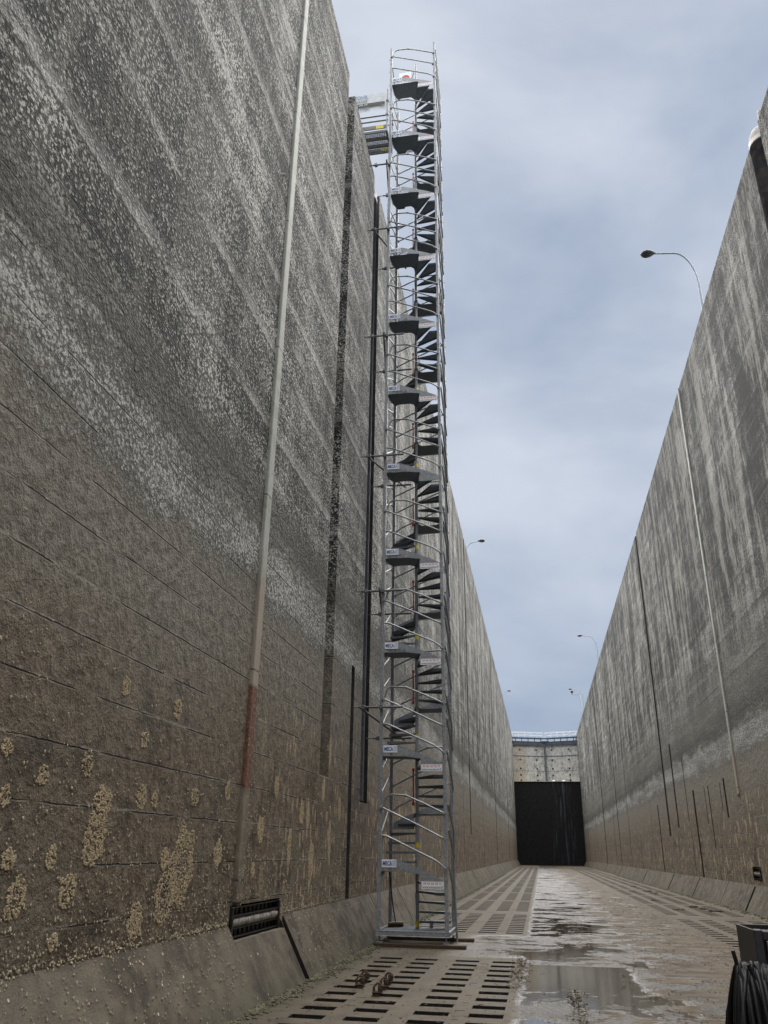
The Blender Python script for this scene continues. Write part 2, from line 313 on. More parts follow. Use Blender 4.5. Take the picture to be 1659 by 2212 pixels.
M['blue'] = plain_material('blue_print', (.012, .075, .32), (.02, .10, .40), .5)
M['redprint'] = plain_material('red_print', (.50, .03, .02), (.60, .05, .03), .5)
M['darkprint'] = plain_material('dark_print', (.03, .03, .035), (.05, .05, .055), .6)
M['paleprint'] = plain_material('pale_blue_print', (.10, .20, .36), (.16, .28, .45), .6)
M['banner'] = plain_material('banner_cloth', (.58, .61, .62), (.68, .71, .72), .7)
M['timber'] = plain_material('dark_timber', (.035, .022, .014), (.10, .062, .038), .8, 6)
M['wood'] = plain_material('broom_wood', (.20, .10, .05), (.32, .17, .09), .6, 14)
M['cream'] = plain_material('cream_cap', (.13, .125, .11), (.19, .183, .163), .6)
M['crust'] = plain_material('sponge_crust', (.30, .235, .15), (.58, .485, .335), .9, 22, .01, .2)
M['shell'] = plain_material('pale_shell', (.26, .215, .145), (.50, .43, .32), .7, 12)
M['mud'] = plain_material('dark_mud', (.030, .026, .018), (.085, .072, .05), .7, 12)
M['slot'] = plain_material('shade_black_slot_side', (.006, .0055, .005), (.016, .014, .011), .6, 12)  # near-black colour stands in for shade inside the floor slots
M['recess_shade'] = plain_material('shade_black_recess', (.016, .014, .012), (.055, .05, .043), .7, 3)  # near-black colour paints shade into the wall grooves and recesses
M['leaf'] = plain_material('wet_leaf_litter', (.030, .022, .014), (.16, .11, .065), .6, 5)
M['moss'] = plain_material('mossy_rubble', (.045, .045, .022), (.14, .125, .085), .9, 10)
M['black_rubber'] = plain_material('black_rubber', (.005, .005, .0055), (.012, .012, .013), .5, 20, .004, .25)
M['machine'] = plain_material('dark_painted_steel', (.006, .007, .008), (.013, .0145, .016), .42, 5, .004, .5)
M['machine_grey'] = plain_material('grey_painted_steel', (.022, .022, .028), (.04, .04, .048), .45, 5, .004, .5)
M['pole'] = plain_material('pale_lamp_paint', (.26, .31, .36), (.34, .39, .44), .5)
M['lamp'] = plain_material('dark_lamp_head', (.035, .045, .055), (.06, .07, .08), .4)
M['rail'] = plain_material('white_rail_paint', (.66, .67, .66), (.78, .79, .78), .5)
M['slate'] = plain_material('grey_painted_beam', (.085, .095, .11), (.14, .15, .17), .6, 2)
M['quay'] = plain_material('quay_concrete', (.24, .235, .22), (.34, .33, .31), .9, 2)

def gate_material():
    t = NT('stained_gate_concrete'); P = t.pos(); x, y, z = t.xyz()
    v = t.noise(t.map((1.2, 1, .6)), 2.6, 9, .75, .6); m_ = t.noise(P, 3, 6, .7)
    c = t.mix(t.ss(v, .44, .62), (.54, .53, .49), (.25, .25, .235))
    c = t.mix(t.ss(m_, .60, .72, 0, .6), c, (.07, .07, .065))
    c = t.mix(t.ss(t.ma('ABSOLUTE', t.ma('SUBTRACT', z, 17.05)), .5, .1, 0, .6), c, (.50, .46, .38))
    edge = t.ss(t.ma('ABSOLUTE', t.ma('SUBTRACT', x, 1.61)), 4.4, 5.2, 0, .5); c = t.mix(edge, c, (.40, .33, .22))
    return t.fin(c, .85, 0., t.bump(m_, .04, .6), .3)
M['gate'] = gate_material()
def sill_material():
    t = NT('black_wet_sill'); P = t.pos(); x, y, z = t.xyz()
    v = t.noise(t.map((2.4, 1, .10)), 1.4, 7, .68); m_ = t.noise(P, 2, 6, .6)
    c = t.mix(t.ss(m_, .3, .7), (.006, .006, .006), (.013, .0135, .014))
    run = t.ma('MULTIPLY', t.ss(v, .52, .66), t.ma('MULTIPLY', t.ss(x, -.3, 2.2), t.ss(x, 4.6, 2.6)))
    c = t.mix(t.ma('MULTIPLY', run, .9), c, (.085, .10, .13))
    lo = t.ss(v, .62, .74, 0, .35); c = t.mix(lo, c, (.04, .04, .038))
    return t.fin(c, .75, 0., t.bump(m_, .05, .5), .25)
M['sill'] = sill_material()

# ------------------------------------------------------------------ mesh helper
class MB:
    def __init__(s): s.v = []; s.f = []; s.mi = []; s.sm = []
    def face(s, pts, mi=0, sm=False):
        b = len(s.v); s.v += [tuple(p) for p in pts]; s.f.append(list(range(b, b + len(pts)))); s.mi.append(mi); s.sm.append(sm)
    def quad(s, a, b, c, d, n=None, mi=0):
        pts = [Vector(a), Vector(b), Vector(c), Vector(d)]
        if n is not None and (pts[1] - pts[0]).cross(pts[2] - pts[0]).dot(Vector(n)) < 0: pts.reverse()
        s.face(pts, mi)
    def mesh(s, vs, fs, mi=0, sm=False):
        b = len(s.v); s.v += [tuple(p) for p in vs]
        for f in fs: s.f.append([b + i for i in f]); s.mi.append(mi); s.sm.append(sm)
    def box(s, x0, x1, y0, y1, z0, z1, mi=0, bev=0.):
        x0, x1 = min(x0, x1), max(x0, x1); y0, y1 = min(y0, y1), max(y0, y1); z0, z1 = min(z0, z1), max(z0, z1)
        c = Vector(((x0 + x1) / 2, (y0 + y1) / 2, (z0 + z1) / 2))
        s.obox(c, Vector((x1 - x0, 0, 0)), Vector((0, y1 - y0, 0)), Vector((0, 0, z1 - z0)), mi, bev)
    def obox(s, c, ax, ay, az, mi=0, bev=0.):
        c, ax, ay, az = Vector(c), Vector(ax), Vector(ay), Vector(az)
        if bev <= 0:
            vs = [c + ax * i / 2 + ay * j / 2 + az * k / 2 for i in (-1, 1) for j in (-1, 1) for k in (-1, 1)]
            s.mesh(vs, [(0, 1, 3, 2), (4, 6, 7, 5), (0, 4, 5, 1), (2, 3, 7, 6), (0, 2, 6, 4), (1, 5, 7, 3)], mi); return
        bm = bmesh.new(); bmesh.ops.create_cube(bm, size=1.)
        for v in bm.verts: v.co = c + ax * v.co.x + ay * v.co.y + az * v.co.z
        bmesh.ops.bevel(bm, geom=list(bm.edges), offset=bev, segments=1, affect='EDGES')
        bm.verts.index_update(); s.mesh([v.co.copy() for v in bm.verts], [[v.index for v in f.verts] for f in bm.faces], mi); bm.free()
    def bar(s, p, q, wd, ht, up=(0, 0, 1), mi=0, bev=0.):
        p, q = Vector(p), Vector(q); d = q - p; u = Vector(up)
        sd = d.cross(u)
        if sd.length < 1e-6: sd = d.cross(Vector((1, 0, 0)))
        sd.normalize(); u = sd.cross(d).normalized()
        s.obox((p + q) / 2, d, sd * wd, u * ht, mi, bev)
    def tube(s, pts, r, n=8, mi=0, closed=False, cap=True):
        P = [Vector(p) for p in pts]; k = len(P); rr = r if isinstance(r, (list, tuple)) else [r] * k
        rings = []; ref = None
        for i in range(k):
            if closed: tdir = (P[(i + 1) % k] - P[i - 1])
            else: tdir = (P[min(i + 1, k - 1)] - P[max(i - 1, 0)])
            tdir.normalize()
            if ref is None: ref = tdir.cross(Vector((0, 0, 1)) if abs(tdir.z) < .9 else Vector((1, 0, 0)))
            ref = (ref - tdir * ref.dot(tdir)).normalized(); b = tdir.cross(ref)
            rings.append([P[i] + (ref * math.cos(2 * math.pi * j / n) + b * math.sin(2 * math.pi * j / n)) * rr[i] for j in range(n)])
        vs = [v for rg in rings for v in rg]; fs = []
        for i in range(k if closed else k - 1):
            a, b2 = i * n, ((i + 1) % k) * n
            for j in range(n): fs.append((a + j, a + (j + 1) % n, b2 + (j + 1) % n, b2 + j))
        s.mesh(vs, fs, mi, True)
        if cap and not closed:
            s.face(list(reversed(rings[0])), mi); s.face(rings[-1], mi)
    def prism(s, poly, d, mi=0):
        """polygon (3-D points) extruded by vector d"""
        d = Vector(d); a = [Vector(p) for p in poly]; b = [p + d for p in a]; n = len(a)
        s.mesh(a + b, [tuple(range(n))[::-1], tuple(range(n, 2 * n))] + [(i, (i + 1) % n, n + (i + 1) % n, n + i) for i in range(n)], mi)
    def lathe(s, prof, c, n=16, mi=0, axis=None):
        c = Vector(c); vs = []; fs = []
        for r, h in prof:
            for j in range(n): vs.append(c + Vector((r * math.cos(2 * math.pi * j / n), r * math.sin(2 * math.pi * j / n), h)))
        for i in range(len(prof) - 1):
            for j in range(n): fs.append((i * n + j, i * n + (j + 1) % n, (i + 1) * n + (j + 1) % n, (i + 1) * n + j))
        s.mesh(vs, fs, mi, True)
    def build(s, name, mats, parent=None, loc=None, fix=False, **props):
        me = bpy.data.meshes.new(name); me.from_pydata(s.v, [], s.f)
        mats = mats if isinstance(mats, (list, tuple)) else [mats]
        for mt in mats: me.materials.append(M[mt] if isinstance(mt, str) else mt)
        me.polygons.foreach_set('material_index', s.mi); me.polygons.foreach_set('use_smooth', s.sm)
        if fix:
            bm = bmesh.new(); bm.from_mesh(me); bmesh.ops.remove_doubles(bm, verts=bm.verts, dist=1e-5); bmesh.ops.recalc_face_normals(bm, faces=bm.faces); bm.to_mesh(me); bm.free()
        me.update()
        o = bpy.data.objects.new(name, me); col.objects.link(o)
        if parent: o.parent = parent
        if loc: o.location = loc
        for k, v in props.items(): o[k] = v
        return o

def empty(name, loc=(0, 0, 0), parent=None, rz=0., **props):
    o = bpy.data.objects.new(name, None); col.objects.link(o); o.location = loc; o.rotation_euler.z = rz; o.empty_display_size = .2
    if parent: o.parent = parent
    for k, v in props.items(): o[k] = v
    return o

def copy_tree(o, parent=None):
    c = o.copy(); col.objects.link(c)
    if parent: c.parent = parent
    for ch in list(o.children): copy_tree(ch, c)
    return c

_txt = {}
def text_mesh(s, bold=0.):
    """flat text mesh, unit height capitals, origin at left baseline"""
    if (s, bold) in _txt: return _txt[(s, bold)]
    cu = bpy.data.curves.new('lettering', 'FONT'); cu.body = s; cu.offset = bold; cu.resolution_u = 2
    ob = bpy.data.objects.new('lettering', cu); col.objects.link(ob)
    dg = bpy.context.evaluated_depsgraph_get(); me = bpy.data.meshes.new_from_object(ob.evaluated_get(dg))
    vs = [v.co.copy() for v in me.vertices]; fs = [tuple(p.vertices) for p in me.polygons]
    bpy.data.objects.remove(ob); bpy.data.curves.remove(cu); bpy.data.meshes.remove(me)
    x0 = min(v.x for v in vs); x1 = max(v.x for v in vs); y0 = min(v.y for v in vs); y1 = max(v.y for v in vs)
    vs = [Vector(((v.x - x0), (v.y - y0), 0)) for v in vs]
    _txt[(s, bold)] = (vs, fs, x1 - x0, y1 - y0); return _txt[(s, bold)]
def put_text(mb, s, o, u, v, width, height, mi, bold=0.):
    """writes s from corner o along direction u, up direction v"""
    vs, fs, w_, h_ = text_mesh(s, bold); o, u, v = Vector(o), Vector(u).normalized(), Vector(v).normalized()
    mb.mesh([o + u * (p.x / w_ * width) + v * (p.y / h_ * height) for p in vs], fs, mi)

# ------------------------------------------------------------------ the chamber
XL, XR, ZT = -3.73, 6.95, 20.15
Y0, Y1 = -25.0, 141.0

def cell_face(mb, xf, sg, yb, zb, rec, mi=0):
    """vertical wall face at x=xf seen from the +sg side, with rectangular recesses (y0,y1,z0,z1,depth)"""
    yb = sorted(set(yb + [r[0] for r in rec] + [r[1] for r in rec])); zb = sorted(set(zb + [r[2] for r in rec] + [r[3] for r in rec]))
    def dep(i, j):
        if i < 0 or j < 0 or i >= len(yb) - 1 or j >= len(zb) - 1: return None
        yc, zc = (yb[i] + yb[i + 1]) / 2, (zb[j] + zb[j + 1]) / 2
        return max([0.] + [r[4] for r in rec if r[0] < yc < r[1] and r[2] < zc < r[3]])
    def shade_mi(i, j):
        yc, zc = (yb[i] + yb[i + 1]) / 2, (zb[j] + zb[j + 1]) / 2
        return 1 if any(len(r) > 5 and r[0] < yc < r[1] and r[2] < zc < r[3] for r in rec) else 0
    for i in range(len(yb) - 1):
        for j in range(len(zb) - 1):
            d = dep(i, j); x = xf - sg * d; a, b, c_, e = yb[i], yb[i + 1], zb[j], zb[j + 1]
            mb.quad((x, a, c_), (x, b, c_), (x, b, e), (x, a, e), (sg, 0, 0), shade_mi(i, j))
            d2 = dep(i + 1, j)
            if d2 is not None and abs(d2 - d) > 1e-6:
                xx = xf - sg * d2; mb.quad((x, b, c_), (xx, b, c_), (xx, b, e), (x, b, e), (0, -1 if d > d2 else 1, 0), shade_mi(i, j) if d > d2 else shade_mi(i + 1, j))
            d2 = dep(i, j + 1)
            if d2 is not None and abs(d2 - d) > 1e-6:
                xx = xf - sg * d2; mb.quad((x, a, e), (xx, a, e), (xx, b, e), (x, b, e), (0, 0, -1 if d > d2 else 1), shade_mi(i, j) if d > d2 else shade_mi(i, j + 1))
            if e >= ZT - 1e-6 and d > 0: mb.quad((x, a, e), (x, b, e), (x - sg * .01, b, e), (x - sg * .01, a, e), (0, 0, 1), mi)

def top_cap(mb, xf, sg, rec):
    ys = sorted(set([Y0, Y1 + 12] + [v for r in rec if r[3] >= ZT - .01 for v in r[:2]]))
    for a, b in zip(ys, ys[1:]):
        d = max([0.] + [r[4] for r in rec if r[3] >= ZT - .01 and r[0] < (a + b) / 2 < r[1]])
        mb.quad((xf - sg * d, a, ZT), (xf - sg * d, b, ZT), (xf - sg * 9, b, ZT), (xf - sg * 9, a, ZT), (0, 0, 1))
        mb.quad((xf - sg * 9, a, ZT), (xf - sg * 9, b, ZT), (xf - sg * 9, b, 0), (xf - sg * 9, a, 0), (-sg, 0, 0))

def footing(parent, xf, sg, mat, gaps, low=()):
    """sloping toe along the wall foot, cast in lengths with open joints"""
    mb = MB(); xb = xf + sg * .46
    cuts = sorted(gaps + [(a, b) for a, b in low]); y = Y0; segs = []
    for a, b in cuts: segs.append((y, a, .8)); y = b
    segs.append((y, Y1, .8)); segs += [(a, b, .64) for a, b in low]
    for a, b, h in segs:
        n = max(1, int((b - a) / 1.2)) if b < 60 else 1
        xt = xf + sg * .46 * (1 - h / .8); xi = xf - sg * .3
        for k in range(n):
            p, q = a + (b - a) * k / n, a + (b - a) * (k + 1) / n
            mb.quad((xb, p, -.02), (xb, q, -.02), (xt, q, h), (xt, p, h), (sg, 0, .5))
        if h < .8: mb.quad((xt, a, h), (xt, b, h), (xi, b, h), (xi, a, h), (0, 0, 1))
        for yy, nn in ((a, -1), (b, 1)):
            mb.face([(xb, yy, -.02), (xt, yy, h), (xf - sg * .005, yy, h), (xf - sg * .005, yy, -.02)], 1)  # joint ends coloured near-black, shade painted into the gaps
    return mb.build('footing', [mat, 'slot'], parent, fix=True)

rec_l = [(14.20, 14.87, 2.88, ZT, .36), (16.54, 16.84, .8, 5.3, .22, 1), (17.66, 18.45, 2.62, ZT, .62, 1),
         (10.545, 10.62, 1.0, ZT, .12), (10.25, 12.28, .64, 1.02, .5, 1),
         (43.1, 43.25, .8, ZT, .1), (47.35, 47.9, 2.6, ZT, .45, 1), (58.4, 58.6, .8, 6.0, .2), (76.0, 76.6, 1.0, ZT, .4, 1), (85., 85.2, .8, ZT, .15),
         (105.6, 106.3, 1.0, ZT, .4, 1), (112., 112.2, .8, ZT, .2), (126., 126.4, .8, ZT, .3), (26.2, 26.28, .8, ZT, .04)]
lw = empty('lock_wall', (0, 0, 0), label='towering left lock chamber wall of weathered grey pebbly concrete behind the scaffold stair', category='wall')
mb = MB(); cell_face(mb, XL, 1, [Y0, Y1 + 12], [-.02, ZT], rec_l); top_cap(mb, XL, 1, rec_l)
mb.build('concrete_face', ['wall_l', 'recess_shade'], lw)
footing(lw, XL, 1, 'foot_l', [(12.28, 12.47), (18.9, 18.93), (22.6, 22.64), (26.2, 26.25), (34., 34.06), (47.5, 47.6), (60, 60.06), (76, 76.2), (90, 90.1), (106, 106.2)], [(10.25, 12.28)])
def wiggle_cap(name, xf, sg, rec, parent, mat):
    pass
# vertical rubbing strip
mb = MB(); mb.box(XL - .02, XL + .05, 10.31, 10.53, 1.05, ZT + .02, 0, .012); mb.build('rubbing_strip', guide_material(), lw)
# steel roller cassette in a pocket at the wall foot
def roller(parent, xf, sg, y0, y1, zc):
    x = xf - sg * .015
    for yy in (y0 + .05, y1 - .05): mb = MB(); mb.box(x - sg * .30, x + sg * .045, yy - .03, yy + .03, zc - .185, zc + .175, 0, .006); mb.build('end_plate', 'black_steel', parent)
    for dz in (.115, -.115):
        b = MB(); b.box(x - sg * .1, x + sg * .02, y0 + .085, y1 - .085, zc + dz + .040, zc + dz + .052); b.box(x - sg * .1, x + sg * .035, y0 + .085, y1 - .085, zc + dz - .052, zc + dz - .040)
        b.box(x - sg * .07, x - sg * .05, y0 + .085, y1 - .085, zc + dz - .040, zc + dz + .040)
        n = int((y1 - y0 - .3) / .17)
        for k in range(n + 1):
            yy = y0 + .18 + k * .17; b.box(x - sg * .05, x - sg * .03, yy - .007, yy + .007, zc + dz - .038, zc + dz + .038)
        b.build('flanged_beam', 'black_steel', parent)
    r_ = MB(); r_.tube([(x - sg * .035, y0 + .085, zc), (x - sg * .035, y1 - .085, zc)], .068, 20); r_.build('roller_tube', 'worn_steel', parent)
rl = empty('roller_cassette', (0, 0, 0), label='black steel roller frame set in a pocket at the foot of the left wall', category='roller')
roller(rl, XL, 1, 10.26, 12.27, .83)
mb = MB()
mb.prism([(XL + .02, 12.30, .78), (XL + .02, 12.45, .78), (XL + .41, 12.45, .01), (XL + .41, 12.30, .01)], (-.22, 0, 0)); mb.v = [(v[0] - .05, v[1], v[2]) for v in mb.v]; mb.build('timber_filler', 'timber', lw, fix=True)
# tubular guide for a floating bollard with a pale pointed cap
def guide_tube(parent, x, y, r, z0, z1, mt='blue_steel'):
    mb = MB(); mb.lathe([(r, z0), (r, z1 - .25), (r * 1.03, z1 - .25), (r * 1.03, z1 - .12), (r, z1 - .12), (r, z1)], (x, y, 0), 24); o = mb.build('guide_tube', mt, parent)
    c = MB(); c.lathe([(r * 1.0, z1), (r * .92, z1 + .16), (r * .72, z1 + .34), (r * .42, z1 + .46), (.02, z1 + .50)], (x, y, 0), 24); c.build('pointed_cap', 'cream', o)
guide_tube(lw, XL - .30, 18.02, .30, 2.65, 19.75)

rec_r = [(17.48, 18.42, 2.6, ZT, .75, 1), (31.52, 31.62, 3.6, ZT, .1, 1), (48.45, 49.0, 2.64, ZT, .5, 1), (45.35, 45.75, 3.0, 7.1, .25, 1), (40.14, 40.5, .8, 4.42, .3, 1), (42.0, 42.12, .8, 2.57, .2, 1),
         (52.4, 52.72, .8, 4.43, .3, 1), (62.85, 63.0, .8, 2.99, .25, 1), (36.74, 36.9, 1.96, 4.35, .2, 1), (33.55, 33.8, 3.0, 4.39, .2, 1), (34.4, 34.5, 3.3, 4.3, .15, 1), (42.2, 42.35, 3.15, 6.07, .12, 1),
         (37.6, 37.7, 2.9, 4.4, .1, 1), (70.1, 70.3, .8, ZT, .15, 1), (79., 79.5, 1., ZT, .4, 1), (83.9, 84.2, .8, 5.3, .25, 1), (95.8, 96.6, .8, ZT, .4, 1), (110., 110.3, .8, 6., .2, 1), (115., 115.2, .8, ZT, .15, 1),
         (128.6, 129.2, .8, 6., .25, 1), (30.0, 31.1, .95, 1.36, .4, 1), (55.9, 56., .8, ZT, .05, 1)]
rw = empty('lock_wall', (0, 0, 0), label='right lock chamber wall of streaked grey concrete with dark vertical grooves', category='wall')
mb = MB(); cell_face(mb, XR, -1, [Y0, Y1 + 12], [-.02, ZT], rec_r); top_cap(mb, XR, -1, rec_r)
mb.build('concrete_face', ['wall_r', 'recess_shade'], rw)
footing(rw, XR, -1, 'foot_r', [(30.9, 31.12), (35.2, 35.25), (41.2, 41.35), (48.8, 49.0), (60.7, 60.9), (70, 70.1), (79., 79.3), (84, 84.1), (96, 96.3), (110, 110.2), (129, 129.3)])
mb = MB(); mb.box(XR + .02, XR - .05, 31.27, 31.50, 3.66, ZT + .02, 0, .012); mb.build('rubbing_strip', guide_material(), rw)
guide_tube(rw, XR + .26, 17.98, .40, 2.65, 19.95, 'brown_steel')
rr = empty('roller_cassette', (0, 0, 0), label='small rusty roller frame at the foot of the right wall beside an open joint', category='roller')
roller(rr, XR, -1, 30.02, 31.08, 1.155)
bl = empty('mooring_bollard', (7.28, 17.95, ZT), label='pale rounded bollard on top of the right wall edge', category='bollard')
mb = MB(); mb.lathe([(.17, 0), (.15, .1), (.115, .16), (.105, .78), (.09, .88), (.02, .93)], (0, 0, 0), 18); mb.build('bollard_post', 'cream', bl)

# quay tops and ground behind the walls
for xa, xb in ((XL - 9, -160), (XR + 9, 160)):
    mb = MB(); mb.quad((xa, -120, ZT - .03), (xb, -120, ZT - .03), (xb, 400, ZT - .03), (xa, 400, ZT - .03), (0, 0, 1)); mb.build('quay', 'quay', kind='structure')

# floor with grated filling openings
cols_l = [(-2.78, -2.40), (-2.18, -1.80), (-1.50, -1.11), (-.89, -.51)]
cols_r = [(3.66, 4.03), (4.24, 4.62), (4.94, 5.32), (5.54, 5.92)]
def rows(a, b): n = int(round((b - a) / .535)); return [a + (b - a) * k / n for k in range(n + 1)]
rl_ = [15.02 - .535 * k for k in range(22)] + rows(20.4, 26.3) + rows(28.2, 33.4)
rr_ = rows(4.9, 14.9) + rows(18.45, 26.2) + rows(28.4, 33.4)
s_ = 34.6
while s_ < 118: rl_ += rows(s_, s_ + 5.7); rr_ += rows(s_, s_ + 5.7); s_ += 6.95
slots = [(c0, c1, r - .0, r + .225) for cs, rs in ((cols_l, rl_), (cols_r, rr_)) for c0, c1 in cs for r in rs]
def build_floor():
    mb = MB(); rnd = random.Random(5)
    def region(xa, xb, cs, rs):
        yb = sorted([Y0] + [v for r in rs for v in (r, r + .225)] + [Y1])
        xb_ = [xa] + [v for c_ in cs for v in c_] + [xb]
        rset = set(round(r, 5) for r in rs)
        for j in range(len(yb) - 1):
            isr = round(yb[j], 5) in rset
            if not isr: mb.quad((xa, yb[j], 0), (xb, yb[j], 0), (xb, yb[j + 1], 0), (xa, yb[j + 1], 0), (0, 0, 1)); continue
            for i in range(len(xb_) - 1):
                a, b, c_, d = xb_[i], xb_[i + 1], yb[j], yb[j + 1]
                if i % 2 == 0: mb.quad((a, c_, 0), (b, c_, 0), (b, d, 0), (a, d, 0), (0, 0, 1))
                else:
                    D = -.32
                    a2, b2 = a + rnd.uniform(-.008, .008), b + rnd.uniform(-.008, .008)
                    mb.quad((a, c_, 0), (b, c_, 0), (b, c_, D), (a, c_, D), (0, 1, 0), 1); mb.quad((a, d, 0), (b, d, 0), (b, d, D), (a, d, D), (0, -1, 0), 1)
                    mb.quad((a, c_, 0), (a, d, 0), (a, d, D), (a, c_, D), (1, 0, 0), 1); mb.quad((b, c_, 0), (b, d, 0), (b, d, D), (b, c_, D), (-1, 0, 0), 1)
    region(XL - .3, -.37, cols_l, rl_); region(3.42, XR + .3, cols_r, rr_)
    mb.quad((-.37, Y0, 0), (3.42, Y0, 0), (3.42, Y1, 0), (-.37, Y1, 0), (0, 0, 1))
    mb.build('floor', ['floor', 'slot'], kind='structure')
    c = MB(); c.box(XL - .3, XR + .3, Y0, Y1, -2.4, -2.3); c.box(XL - .4, XL - .3, Y0, Y1, -2.3, -.01); c.box(XR + .3, XR + .4, Y0, Y1, -2.3, -.01); c.box(XL - .4, XR + .4, Y0 - .1, Y0, -2.4, -.01); c.box(XL - .4, XR + .4, Y1, Y1 + .1, -2.4, -.06)
    c.build('culvert_bed', 'mud', kind='structure')
build_floor()

# ------------------------------------------------------------------ sill wall and upper mitre gate
sw = empty('sill_wall', (1.61, Y1, 0), label='black dripping sill wall closing the far end of the lock chamber', category='wall')
mb = MB(); mb.box(XL - 1.61 - .3, XR - 1.61 + .3, 0, 3, -.05, 12.62, 0); mb.build('sill_face', 'sill', sw)
mb = MB(); mb.box(XL - 1.61 - .3, XR - 1.61 + .3, -.12, 1.2, 12.62, 12.70, 0); mb.build('sill_ledge', 'gate', sw)
gx0 = 1.61; HW = (XR - XL) / 2
gate = empty('mitre_gate', (gx0, Y1 + .3, 12.7), label='pale stained lock gate with two leaves and rows of round holes above the sill', category='lock gate')
slope = 1.75 / HW
for sgn in (-1, 1):
    # leaf plane: from hinge (sgn*HW, 0) to mitre (0, 1.75)
    def P(x, z, off=0.): return (x, 1.75 - abs(x) * slope + off, z)
    mb = MB(); nseg = 10; holes_x = [2.72, 5.45] if sgn > 0 else []
    hx = [-4.16, -1.45] if sgn < 0 else [1.12, 3.84]
    hz = [.22, 1.05, 2.10, 3.50, 5.12]
    # plate with square cut-outs finished by round rims
    xs = sorted([sgn * .06, sgn * (HW + .4)] + [v for h in hx for v in (h - .17, h + .17)]); zs = [-.05] + [v for h in hz for v in (h - .17, h + .17)] + [5.85]
    for i in range(len(xs) - 1):
        for j in range(len(zs) - 1):
            if i % 2 == 1 and j % 2 == 1:
                cx_, cz_ = (xs[i] + xs[i + 1]) / 2, (zs[j] + zs[j + 1]) / 2; rad = .155; N = 16
                ring = [(cx_ + rad * math.cos(2 * math.pi * k / N), cz_ + rad * math.sin(2 * math.pi * k / N)) for k in range(N)]
                sq = []
                for k in range(N):
                    ca, sa = math.cos(2 * math.pi * k / N), math.sin(2 * math.pi * k / N); sc_ = .17 / max(abs(ca), abs(sa)); sq.append((cx_ + ca * sc_, cz_ + sa * sc_))
                for k in range(N):
                    q = (k + 1) % N
                    mb.quad(P(*ring[k]), P(*ring[q]), P(*sq[q]), P(*sq[k]), (0, -1, 0))
                    mb.quad(P(*ring[k]), P(*ring[q]), P(*ring[q], .4), P(*ring[k], .4), (cx_ - ring[k][0], 0, cz_ - ring[k][1]))
                mb.face([P(*r_, .4) for r_ in ring], 1)
            else: mb.quad(P(xs[i], zs[j]), P(xs[i + 1], zs[j]), P(xs[i + 1], zs[j + 1]), P(xs[i], zs[j + 1]), (0, -1, 0))
    xa, xb = sgn * .06, sgn * (HW + .4)
    mb.quad(P(xa, 5.85), P(xb, 5.85), P(xb, 5.85, .9), P(xa, 5.85, .9), (0, 0, 1)); mb.quad(P(xa, -.05), P(xa, 5.85), P(xa, 5.85, .9), P(xa, -.05, .9), (-sgn, 0, 0))
    leaf = mb.build('gate_leaf', ['gate', 'black_steel'], gate)
    s_mb = MB()
    for z_, h_, d_ in ((4.13, .07, .05), (1.72, .03, .02)): s_mb.bar(P(xa, z_, -d_ / 2), P(xb, z_, -d_ / 2), d_, h_, (0, 0, 1))
    s_mb.build('seam_ledge', 'slate', leaf)
    t_mb = MB(); t_mb.bar(P(xa, 6.24, .15), P(xb, 6.24, .15), .7, .50); t_mb.bar(P(xa, 5.90, -.05), P(xb, 5.90, -.05), .25, .10)
    for k in range(3): xq = sgn * (1.2 + 1.9 * k); t_mb.bar(P(xq - .12, 5.80, -.08), P(xq + .12, 5.80, -.08), .15, .12)
    t_mb.build('top_beam', 'slate', leaf)
    d_mb = MB(); d_mb.bar(P(xa + sgn * .05, 7.02), P(xb, 7.02), 1.1, .14)
    for k in range(5): xq = sgn * (.6 + 1.05 * k); d_mb.bar(P(xq, 6.45), P(xq, 6.98), .12, .12, (0, 1, 0))
    wk = d_mb.build('walkway', 'slate', gate)
    r_mb = MB()
    for off in (-.45, .45):
        for z_ in (7.5, 7.95): r_mb.tube([P(sgn * .12, z_, off), P(xb, z_, off)], .028, 6)
        for k in range(6): xq = sgn * (.15 + 1.02 * k); r_mb.tube([P(xq, 7.09, off), P(xq, 7.95, off)], .025, 6)
    r_mb.build('handrail', 'rail', wk)
mb = MB(); mb.box(-.14, .14, 1.52, 2.2, -.03, 6.55); mb.box(-.6, .75, 1.35, 2.2, 6.40, 6.58); mb.build('mitre_post', 'slate', gate)
for x_ in (1.15, 2.75):
    mb = MB(); mb.lathe([(.02, .18), (.16, .16), (.24, .08), (.26, 0)], (0, 0, 0), 12)
    mb.build('foam_lump', 'white', loc=(gx0 + x_ - .05, Y1 + .1, 12.70), label='white foam lump on the sill ledge ' + ('below a hole near the gate seam' if x_ < 2 else 'between the two right hand hole columns'), category='debris', group='white lumps on the sill')

